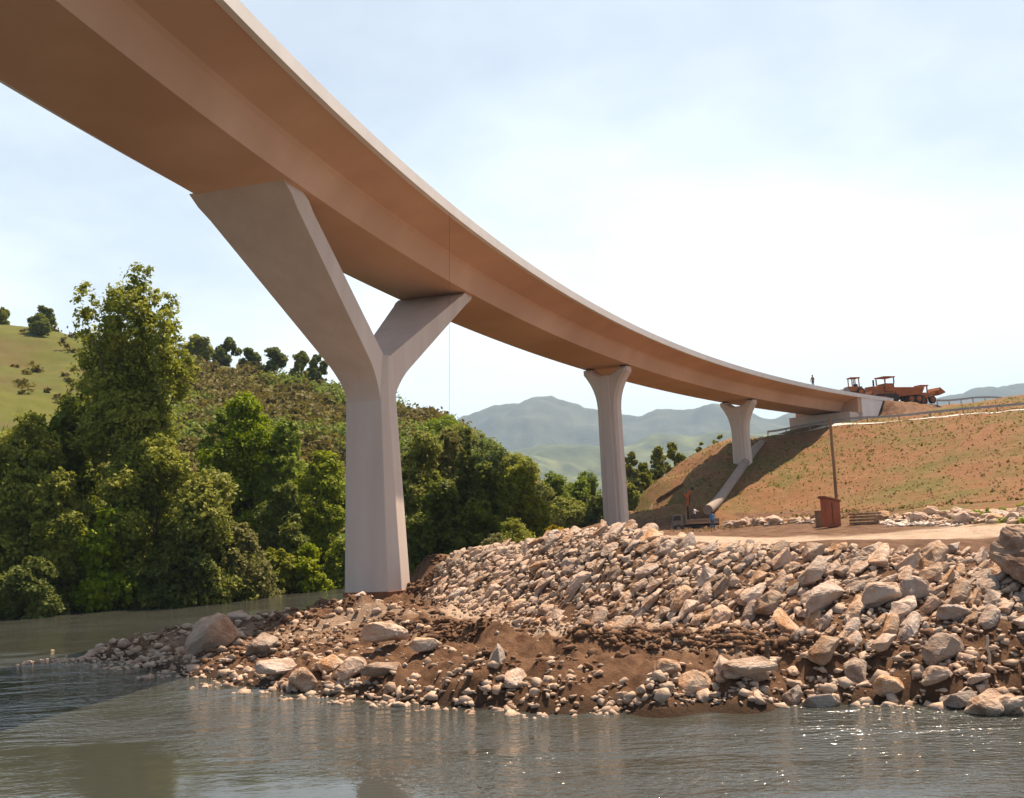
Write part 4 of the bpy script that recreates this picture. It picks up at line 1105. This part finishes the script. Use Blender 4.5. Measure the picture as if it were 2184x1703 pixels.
PTH = [at(a, b, d) for a, b, d in [(1640, 930, 143), (1695, 923, 138), (1765, 914, 135), (1835, 907, 132), (1950, 896, 129), (2060, 888, 125), (2184, 878, 121), (2450, 864, 113)]]
strip('path', PTH, 1.3, .06, mat('pale_path', (0.48, 0.42, 0.37), (0.58, 0.52, 0.47), 1.0))
def guard_rail(pts, label, post=4.0, hgt=.85):
    P = np.array(pts); d = np.r_[0, np.cumsum(np.linalg.norm(np.diff(P[:, :2], axis=0), axis=1))]
    u = np.arange(0, d[-1], post / 2); x, y = np.interp(u, d, P[:, 0]), np.interp(u, d, P[:, 1]); z = height(x, y)
    z = np.convolve(np.pad(z, 2, mode='edge'), np.ones(5) / 5, 'valid')
    root = empty('guard_rail', (x[0], y[0], z[0]), label=label, cat='guard rail')
    o_ = Vector(root.location)
    mb = MB()
    mb.loft([[Vector((x[i], y[i], z[i])) - o_ + Vector(q) for q in ((0, -.05, hgt - .3), (0, .02, hgt - .3), (0, .02, hgt), (0, -.05, hgt))] for i in range(len(x))])
    mb.build('rail', M_steel, root)
    for i in range(0, len(x), 2):
        mb = MB(); mb.box(Vector((x[i], y[i] + .08, z[i] + hgt / 2 - .2)) - o_, (.12, .12, hgt + .3)); mb.build('post', M_steel, root)
guard_rail([(q[0] + .3, q[1] + 1.6, 0) for q in PTH], 'long grey guard rail along the path on top of the embankment')
UP = [bpt(s_, -HW / 2 + 5.2) for s_ in np.arange(205, 262, 3)]
guard_rail([(q.x, q.y, 0) for q in UP], 'guard rail climbing along the upper road against the sky beyond the earthmovers', 4.0, .95)
guard_rail([at(1485, 946, 158), at(1530, 940, 158), at(1575, 937, 160)], 'short guard rail behind the far pier at the top of the green slope', 2.5, .9)

# ------------------------------------------------------------------ people
M_skin = mat('skin', (0.36, 0.20, 0.13)); M_hair = mat('dark_hair', (0.03, 0.02, 0.015))
def person(loc, rz, shirt, trousers, label, pose='stand', k=1.0):
    J = {'pelvis': (0, 0, .95), 'chest': (0, 0, 1.32), 'neck': (0, 0, 1.50), 'head': (0, .01, 1.64), 'crown': (0, .01, 1.74),
         'sl': (-.19, 0, 1.43), 'el': (-.27, .03, 1.15), 'wl': (-.28, .12, .90), 'fl': (-.28, .15, .80), 'sr': (.19, 0, 1.43), 'er': (.28, .0, 1.15), 'wr': (.28, .12, .92), 'fr': (.28, .15, .82),
         'hl': (-.10, 0, .90), 'kl': (-.12, .03, .50), 'al': (-.13, 0, .09), 'tl': (-.14, .17, .04), 'hr': (.10, 0, .90), 'kr': (.13, .02, .50), 'ar': (.15, -.02, .09), 'tr': (.17, .15, .04)}
    if pose == 'reach':
        J.update({'er': (.34, .22, 1.25), 'wr': (.28, .45, 1.30), 'fr': (.27, .54, 1.30), 'el': (-.32, .2, 1.22), 'wl': (-.24, .42, 1.24), 'fl': (-.23, .5, 1.24)})
    RD = {'pelvis': .15, 'chest': .165, 'neck': .062, 'head': .098, 'crown': .07, 'sl': .075, 'el': .05, 'wl': .036, 'fl': .036, 'sr': .075, 'er': .05, 'wr': .036, 'fr': .036, 'hl': .10, 'kl': .065, 'al': .045, 'tl': .04, 'hr': .10, 'kr': .065, 'ar': .045, 'tr': .04}
    E_ = [('pelvis', 'chest'), ('chest', 'neck'), ('neck', 'head'), ('head', 'crown'), ('chest', 'sl'), ('sl', 'el'), ('el', 'wl'), ('wl', 'fl'), ('chest', 'sr'), ('sr', 'er'), ('er', 'wr'), ('wr', 'fr'), ('pelvis', 'hl'), ('hl', 'kl'), ('kl', 'al'), ('al', 'tl'), ('pelvis', 'hr'), ('hr', 'kr'), ('kr', 'ar'), ('ar', 'tr')]
    nm = list(J); me_ = bpy.data.meshes.new('body'); me_.from_pydata([J[a] for a in nm], [(nm.index(a), nm.index(b)) for a, b in E_], [])
    o = bpy.data.objects.new('body', me_); COL.objects.link(o)
    sk = o.modifiers.new('skin', 'SKIN'); ss_ = o.modifiers.new('sub', 'SUBSURF'); ss_.levels = 1; ss_.render_levels = 1
    for i, a in enumerate(nm):
        v = me_.skin_vertices[0].data[i]; v.radius = (RD[a], RD[a] * (.72 if a in ('pelvis', 'chest') else 1)); v.use_root = (a == 'pelvis')
    dg = bpy.context.evaluated_depsgraph_get(); dg.update()
    m2 = bpy.data.meshes.new_from_object(o.evaluated_get(dg)); bpy.data.objects.remove(o)
    for mm in (M_skin, shirt, trousers, M_dark): m2.materials.append(mm)
    for p in m2.polygons:
        c_ = p.center; p.use_smooth = True
        p.material_index = 0 if (c_.z > 1.49 or (abs(c_.x) > .2 and c_.y > .06 and c_.z < 1.35 and (c_.z < .98 or c_.y > .36))) else 1 if c_.z > .97 or abs(c_.x) > .21 and c_.z > .7 else 2 if c_.z > .10 else 3
    root = empty('person', loc, rz, label=label, cat='person'); root.scale = (k, k, k)
    obj('body', m2, None, root)
    mb = MB()
    mb.loft([[Vector((.105 * w * math.cos(a), .01 + .115 * w * math.sin(a), z)) for a in np.linspace(0, 2 * math.pi, 12, endpoint=False)] for z, w in ((1.66, 1.02), (1.72, 1.0), (1.77, .75), (1.795, .3))])
    mb.build('hair', M_hair, root, smooth=1.0)
    return root
q = bpt(166.5, 1.6); person((q.x, q.y, zsof(166.5) + 2.37), 2.2, mat('tan_shirt', (0.34, 0.20, 0.11)), mat('brown_trousers', (0.12, 0.08, 0.05)), 'person in a tan shirt standing alone on the bridge deck')

# ------------------------------------------------------------------ crane truck in the bridge shade
M_cab = mat('dusty_truck_paint', (0.20, 0.16, 0.13), (0.27, 0.21, 0.17), 2.0, 0.6); M_glass = mat('dark_glass', (0.02, 0.025, 0.03), rough=.1, spec=.5)
M_orange = mat('orange_crane_paint', (0.52, 0.12, 0.03), (0.40, 0.09, 0.03), 2.0, 0.5); M_bed = mat('bed_boards', (0.24, 0.16, 0.10), (0.32, 0.22, 0.15), 3.0, stretch=(.3, 1, 1))
def wheel(par, c, r, w, axis_y=True, hubm=None):
    mb = MB(); n = 18
    prof_ = [(-w / 2, r * .62), (-w / 2, r * .93), (-w * .35, r), (w * .35, r), (w / 2, r * .93), (w / 2, r * .62)]
    rg = [[Vector((rr_ * math.cos(a), y, rr_ * math.sin(a))) for y, rr_ in prof_] for a in np.linspace(0, 2 * math.pi, n, endpoint=False)]
    vs = [x for g in rg for x in g]; k = len(prof_)
    mb.add(vs, [(i * k + j, i * k + (j + 1) % k, ((i + 1) % n) * k + (j + 1) % k, ((i + 1) % n) * k + j) for i in range(n) for j in range(k)])
    o = mb.build('wheel', M_dark, par, smooth=.6); o.location = c
    mb = MB(); mb.tube([(0, -w * .42, 0), (0, w * .42, 0)], r * .64, 14); mb.tube([(0, -w * .52, 0), (0, w * .52, 0)], r * .22, 10)
    mb.build('rim', hubm or M_steel, o)
    return o
q = at(1486, 1132, 100); q[2] = hz(q[0], q[1])
TRZ = R_(172)
tr = empty('crane_truck', (q[0], q[1], q[2] - .02), TRZ, label='small flatbed crane truck with raised orange boom parked in the bridge shade', cat='truck')
TS = 4.7 / 6.2
tr.scale = (TS, TS, TS)
mb = MB(); mb.box((0, 0, .78), (5.9, .9, .26)); mb.box((0, 0, .62), (1.2, 1.9, .4)); mb.build('chassis', M_dark, tr, bevel=.02)
mb = MB(); mb.loft([[(x, y, z) for x, z in ((1.75, .75), (3.15, .75), (3.15, 1.45), (2.95, 2.25), (1.75, 2.3))] for y in (-1.0, 1.0)])
cabo = mb.build('cab', M_cab, tr, bevel=.05)
for y in (-1.0, 1.0):
    mb = MB(); mb.loft([[(x, y + dy, z) for x, z in ((1.98, 1.5), (2.98, 1.5), (2.82, 2.12), (1.98, 2.12))] for dy in (-.012, .012)]); mb.build('window', M_glass, cabo)
mb = MB(); mb.loft([[(3.16 - (z - 1.5) * .25 + dx, y, z) for y, z in ((-.85, 1.52), (.85, 1.52), (.8, 2.12), (-.8, 2.12))] for dx in (-.01, .02)]); mb.build('windscreen', M_glass, cabo)
mb = MB(); mb.box((3.2, 0, .72), (.14, 1.9, .24)); mb.build('bumper', M_steel, cabo, bevel=.02)
mb = MB(); mb.box((-.85, 0, 1.02), (4.1, 2.1, .12)); mb.build('bed', M_bed, tr)
for c_, d_ in (((-.85, 1.03, 1.32), (4.1, .05, .46)), ((-.85, -1.03, 1.32), (4.1, .05, .46)), ((-2.92, 0, 1.32), (.05, 2.0, .46))):
    mb = MB(); mb.box(c_, d_); mb.build('side_board', M_bed, tr, bevel=.01)
for y in (-.9, .9):
    mb = MB(); mb.box((1.25, y * .9, 1.75), (.08, .08, 1.3)); mb.build('headboard_post', M_steel, tr)
mb = MB(); mb.box((1.25, 0, 2.38), (.09, 1.75, .08)); mb.build('headboard_bar', M_steel, tr)
for x in (2.35, -1.9):
    for y in (-.88, .88): wheel(tr, (x, y, .47), .47, .30)
crn = MB(); crn.tube([(.95, 0, 1.05), (.95, 0, 3.35)], .16, 10, .12); crn.box((.95, 0, 1.3), (.5, .7, .5)); crn.build('crane_mast', M_dark, tr)
mb = MB(); mb.box((.9, 0, 4.1), (.30, .26, 1.6), ry=R_(-6)); mb.box((.62, 0, 5.05), (.26, .24, .9), ry=R_(-38)); mb.box((1.2, 0, 4.75), (.24, .3, .7), ry=R_(25)); mb.build('crane_boom', M_orange, tr, bevel=.03)
mb = MB(); mb.tube([(.25, 0, 5.4), (.15, 0, 5.75)], .2, 10); mb.tube([(.7, .18, 3.4), (.62, .18, 4.7)], .05, 8); mb.build('crane_tip', M_dark, tr)
c_, s_ = math.cos(TRZ), math.sin(TRZ)
def ontruck(x, y, z): return (q[0] + (x * c_ - y * s_) * TS, q[1] + (x * s_ + y * c_) * TS, q[2] - .02 + z * TS)
person(ontruck(.1, -.3, 1.085), TRZ + 1.2, mat('white_shirt', (0.72, 0.72, 0.78)), mat('navy_trousers', (0.05, 0.06, 0.10)), 'person in a white shirt standing on the bed of the crane truck', 'reach', .92)
w_ = at(1521, 1132, 97.5); w_[2] = hz(w_[0], w_[1]); person((w_[0], w_[1], w_[2] - .01), .6, mat('blue_shirt', (0.06, 0.25, 0.50)), mat('blue_trousers', (0.05, 0.14, 0.28)), 'person in blue overalls standing at the rear of the crane truck', 'stand', 1.0)

# ------------------------------------------------------------------ site things on the terrace
q = hit(1774, 1124, 46)
bx = empty('steel_box', q, .25, label='red brown steel box with a slanted lid standing before the wooden pole', cat='box')
M_red = mat('red_brown_paint', (0.42, 0.11, 0.05), (0.30, 0.10, 0.055), 1.6, 0.7, 0.3, 8.0)
U = q[1] / F_
mb = MB(); mb.loft([[(x, y, z) for x, z in ((-.42, 0), (.42, 0), (.46, 52 * U), (-.42, 60 * U))] for y in (-.3, .3)]); bd = mb.build('body', M_red, bx, bevel=.02)
mb = MB(); mb.loft([[(x, y, z) for x, z in ((-.52, 61 * U), (-.50, 66 * U), (.52, 56 * U), (.50, 51.5 * U))] for y in (-.36, .36)]); mb.build('lid', M_rust, bx, bevel=.015)
mb = MB(); mb.box((-.05, -.32, .75), (.06, .04, 1.2)); mb.build('door_seam', M_rust, bx)
q2 = hit(1751, 1124, 46)
lb_ = empty('crate', q2, .1, label='low brown crate pushed against the side of the steel box', cat='crate')
mb = MB(); mb.box((0, 0, 17 * U), (.46, .45, 34 * U)); mb.build('body', M_wood, lb_, bevel=.015)
mb = MB(); mb.box((0, 0, 34 * U + .02), (.52, .5, .05)); mb.build('lid', M_rust, lb_)
q3 = hit(1786, 1110, 46); tp = at(1771, 890, q3[1])
pl = MB(); o_ = Vector(q3); pl.tube([(0, 0, -.3)] + [(Vector(tp) - o_) * u + Vector((.03 * math.sin(5 * u), 0, 0)) for u in (.02, .25, .5, .75, 1)], .115, 10, .085)
po = pl.build('wooden_pole', M_wood, None, smooth=.8); po.location = o_
tag(po, 'tall slightly leaning wooden pole rising behind the red brown steel box', 'pole')
q4 = hit(1848, 1119, 46)
ts = empty('timber_stack', q4, .15, label='low stack of dark timber planks between the steel box and the grey boulders', cat='timber')
for i in range(4):
    for j in range(3):
        mb = MB(); mb.box((rs2.uniform(-.06, .06), (j - 1) * .24, .08 + i * .17), (1.7 + rs2.uniform(-.15, .15), .2, .12), rz=rs2.uniform(-.02, .02)); mb.build('plank', M_wood, ts)
mb = MB(); mb.box((-.5, 0, .0), (.1, .8, .1)); mb.box((.5, 0, .0), (.1, .8, .1)); mb.build('bearer', M_wood, ts)
pts = []
for i in range(230):
    w_ = hit(rs2.uniform(1880, 2055), rs2.uniform(1104, 1124), 40); pts.append((w_[0], w_[1], w_[2] + .03, rs2.uniform(.08, .3)))
heap('pale_slabs', pts, 'strewn pale broken slabs on the terrace before the grey boulders', mat('pale_slab', (0.55, 0.44, 0.36), (0.68, 0.57, 0.48), 1.5))

# shore debris
def pole_between(name, a, b, r, r2, m, label, cat, bend=0.0):
    a, b = Vector(a), Vector(b); mb = MB()
    mb.tube([(b - a) * u + Vector((0, 0, bend * math.sin(math.pi * u))) + Vector((rs2.normal(), rs2.normal(), 0)) * r * .3 for u in np.linspace(0, 1, 7)], r, 8, r2)
    o = mb.build(name, m, None, smooth=.8); o.location = a; return tag(o, label, cat)
def lift(p, z): return (p[0], p[1], p[2] + z)
a, b = hit(1566, 1473), hit(1655, 1445)
pole_between('log', lift(a, .30), lift(b, .30), .10, .08, M_drift, 'pale driftwood log lying across the boulders above the long white slab', 'log')
a = hit(1634, 1425); pole_between('stake', lift(a, -.1), (a[0] + .08, a[1] + .05, a[2] + .62), .085, .06, M_barkd, 'dark rotten stake standing upright below the foot of the stone bank', 'stake')
a = hit(2112, 1436); pole_between('stick', lift(a, -.1), (a[0] + .02, a[1], a[2] + .85), .045, .035, M_drift, 'bare pale stick standing upright among the dark boulders of the shore', 'stick')
a = onz(2038, 1512, 0); b = onz(2092, 1500, 0); pole_between('twig', lift(a, -.05), lift(b, -.02), .022, .012, M_drift, 'thin pale twig arching out of the water by the flat dark boulder', 'twig', .5)
for i, (p1, p2, lab) in enumerate([((1700, 1420), (1750, 1432), 'thin pale stick lying flat on the mud behind the split tan boulder'), ((1735, 1405), (1800, 1412), 'longer pale stick lying on the mud below the pitted boulder'), ((1480, 1470), (1510, 1440), 'crooked root sticking out behind the white pyramid shaped boulder')]):
    a, b = hit(*p1), hit(*p2); pole_between('stick', lift(a, .05), lift(b, .08), .03, .015, M_drift, lab, 'stick', .06)
# dirt clods around the pier foot and on the ridge of the spit
pts = []
for i in range(5200):
    x, y = rs2.uniform(-17, 6), rs2.uniform(36, 50)
    pts.append((x, y))
for i in range(1500): pts.append((rs2.uniform(-2, 17), rs2.uniform(25.5, 33)))
for a, b in zip(RIDGE[:-1], RIDGE[1:]):
    for i in range(520):
        q = a + (b - a) * rs2.rand(); pts.append((q[0] + rs2.normal() * .55, q[1] + rs2.normal() * .55))
pts = np.array(pts); pts = pts[poly_in(SPIT, pts[:, 0], pts[:, 1])]; h_ = height(pts[:, 0], pts[:, 1])
for i in range(500):
    w = hit(rs2.uniform(865, 965), rs2.uniform(1188, 1272), 40); pts = np.vstack([pts, w[:2]]); h_ = np.append(h_, w[2])
den = fbm(pts[:, 0] * .3 + 5, pts[:, 1] * .3, 3) + rs2.rand(len(pts)) * .5
heap('soil_clods', [(x, y, z + .02, rs2.uniform(.05, .13) + rs2.rand() ** 4 * .2) for (x, y), z, dd in zip(pts, h_, den) if z > .35 and dd > .15], 'clods of dug brown earth heaped around the pier foot and along the spit', mat('dug_earth', (0.10, 0.050, 0.026), (0.20, 0.112, 0.062), 1.2, 0.95, 0.5, 6.0))

# rope hanging from the deck edge
a = Vector(bpt(83.0, 2.7, zsof(83) + 1.9))
best = None
for s_ in np.arange(70, 110, .25):
    w_ = bpt(s_, 2.75, zsof(s_) + 1.9); d_ = np.array(w_) - [0, 0, CAM_Z]; vx = CX + F_ * (d_ @ _r) / (d_ @ _f)
    if best is None or abs(vx - 957) < best[0]: best = (abs(vx - 957), w_)
a = best[1]; b = hit(958, 1176)
pole_between('rope', (b[0], b[1], b[2]), a, .011, .011, mat('rope_fibre', (0.22, 0.17, 0.12)), 'thin pale rope hanging from the edge of the bridge deck down to the stone bank', 'rope')

# ------------------------------------------------------------------ earthmovers on the approach fill
def track(par, y, L_, h, w):
    mb = MB(); pr = []
    for a in np.linspace(-math.pi / 2, math.pi / 2, 7): pr.append((L_ / 2 - h / 2 + h / 2 * math.cos(a), h / 2 + h / 2 * math.sin(a)))
    for a in np.linspace(math.pi / 2, 3 * math.pi / 2, 7): pr.append((-L_ / 2 + h / 2 + h / 2 * math.cos(a), h / 2 + h / 2 * math.sin(a)))
    mb.loft([[(x, yy, z) for x, z in pr] for yy in (y - w / 2, y + w / 2)]); mb.build('track', M_dark, par, bevel=.03)
def canopy(par, x, z0, z1, lx, ly):
    mb = MB()
    for sx in (-1, 1):
        for sy in (-1, 1): mb.box((x + sx * lx / 2, sy * ly / 2, (z0 + z1) / 2), (.12, .12, z1 - z0))
    mb.box((x, 0, (z0 + z1) / 2), (.1, .1, z1 - z0))
    mb.build('canopy_frame', M_yellow, par)
    mb = MB(); mb.box((x, 0, z1 + .07), (lx + .35, ly + .3, .16)); mb.build('roof', M_yellow, par, bevel=.04)
def place(s_, off):
    p = bpt(s_, off); z = zsof(s_) + 2.38 if s_ < 189 else hz(p.x, p.y) - .03
    return (p.x, p.y, z)
# big bulldozer
p = place(190.5, .8)
dz = empty('bulldozer', p, R_(200), label='largest ochre bulldozer with a tall open canopy and a stack exhaust on the fill', cat='bulldozer')
for y in (-.95, .95): track(dz, y, 3.9, 1.05, .5)
mb = MB(); mb.box((.0, 0, 1.0), (3.3, 1.4, .8)); mb.loft([[(x, y, z) for x, z in ((-.2, 1.3), (2.0, 1.3), (2.0, 2.1), (-.2, 2.25))] for y in (-.55, .55)]); mb.build('hull', M_yellow, dz, bevel=.05)
mb = MB(); mb.box((-.85, 0, 1.95), (1.4, 1.7, 1.1)); mb.build('cab', M_yellow, dz, bevel=.05)
canopy(dz, -.85, 2.45, 3.3, 1.4, 1.6)
mb = MB(); mb.loft([[(2.65 + .25 * math.sin(u * 3.1), y, .1 + 1.25 * u) for u in (0, .25, .5, .75, 1)] + [(2.55 + .25 * math.sin(u * 3.1), y, .1 + 1.25 * u) for u in (1, .75, .5, .25, 0)] for y in (-1.7, 1.7)]); mb.build('blade', M_yellow, dz)
for y in (-1.3, 1.3):
    mb = MB(); mb.box((1.4, y, .6), (2.4, .16, .22)); mb.build('push_arm', M_yellow, dz)
mb = MB(); mb.tube([(1.2, .25, 2.1), (1.2, .25, 3.0)], .11, 8); mb.build('exhaust', M_dark, dz)
dz.scale = (1.2, 1.2, 1.15)
# roller
p = place(181.5, .6)
rl = empty('roller', p, R_(190), label='small ochre roller with a square canopy nearest the end of the deck', cat='roller')
mb = MB(); mb.box((-.2, 0, 1.05), (2.3, 1.3, .75)); mb.box((1.0, 0, .95), (.9, 1.5, .14)); mb.build('body', M_yellow, rl, bevel=.05)
mb = MB(); mb.tube([(1.3, -.75, .62), (1.3, .75, .62)], .62, 20); mb.build('drum', M_steel, rl, smooth=.6)
for y in (-.7, .7): wheel(rl, (-1.0, y, .6), .6, .4, hubm=M_yellow)
canopy(rl, -.35, 1.4, 2.65, 1.1, 1.1)
mb = MB(); mb.box((-.6, 0, 1.6), (.5, .5, .45)); mb.build('seat', M_dark, rl, bevel=.05)
# dumper
p = place(197, 1.0)
dp = empty('dump_truck', p, R_(186), label='ochre dump truck with a long slanted skip beside the largest bulldozer', cat='truck')
mb = MB(); mb.loft([[(x, y, z) for x, z in ((-2.4, 1.2), (.9, 1.0), (1.3, 1.5), (1.6, 2.35), (-2.9, 2.2))] for y in (-1.2, 1.2)]); mb.build('skip', M_yellow, dp, bevel=.04)
mb = MB(); mb.box((0, 0, .85), (5.2, .9, .3)); mb.build('chassis', M_dark, dp)
mb = MB(); mb.loft([[(x, y, z) for x, z in ((1.7, .8), (3.0, .8), (3.0, 1.4), (2.5, 2.0), (1.7, 2.0))] for y in (-.8, .8)]); cb_ = mb.build('cab', M_yellow, dp, bevel=.05)
mb = MB(); mb.loft([[(x, y, z) for x, z in ((1.85, 1.45), (2.75, 1.45), (2.42, 1.88), (1.85, 1.88))] for y in (-.812, .812)]); mb.build('window', M_glass, cb_)
for x in (2.3, -.9, -2.0):
    for y in (-.95, .95): wheel(dp, (x, y, .6), .6, .4, hubm=M_yellow)
dp.scale = (1.12, 1.12, 1.12)
# loader with raised bucket
p = place(202.5, 2.2)
ld = empty('loader', p, R_(20), label='small ochre loader tipping its bucket at the end of the row of earthmovers', cat='loader')
mb = MB(); mb.box((-.6, 0, 1.0), (2.0, 1.1, .8)); mb.build('body', M_yellow, ld, bevel=.05)
for x in (-1.2, .35):
    for y in (-.7, .7): wheel(ld, (x, y, .5), .5, .35, hubm=M_yellow)
for y in (-.45, .45):
    mb = MB(); mb.box((.75, y, 1.25), (1.5, .12, .18), ry=R_(-15)); mb.build('arm', M_yellow, ld)
mb = MB(); mb.loft([[(x, y, z) for x, z in ((1.3, 1.0), (2.2, 1.3), (2.3, 1.4), (1.5, 2.0), (1.2, 1.6))] for y in (-1.0, 1.0)]); mb.build('bucket', M_yellow, ld, bevel=.03)
canopy(ld, -.5, 1.4, 2.2, .9, .9)

ld.scale = (1.3, 1.3, 1.3)
# ------------------------------------------------------------------ haze in the valley
mb = MB(); mb.box((0, 0, 330), (14200, 14200, 668))
hzb = mb.build('haze', None, None)
mh = bpy.data.materials.new('valley_haze'); mh.use_nodes = True
t = mh.node_tree; t.nodes.remove(t.nodes['Principled BSDF'])
pv = t.nodes.new('ShaderNodeVolumePrincipled'); pv.inputs['Color'].default_value = (0.56, 0.76, 1.0, 1); pv.inputs['Density'].default_value = 0.00014
t.links.new(pv.outputs[0], t.nodes['Material Output'].inputs['Volume'])
hzb.data.materials.append(mh)
tag(hzb, 'thin blue haze filling the valley', 'haze', kind='stuff')
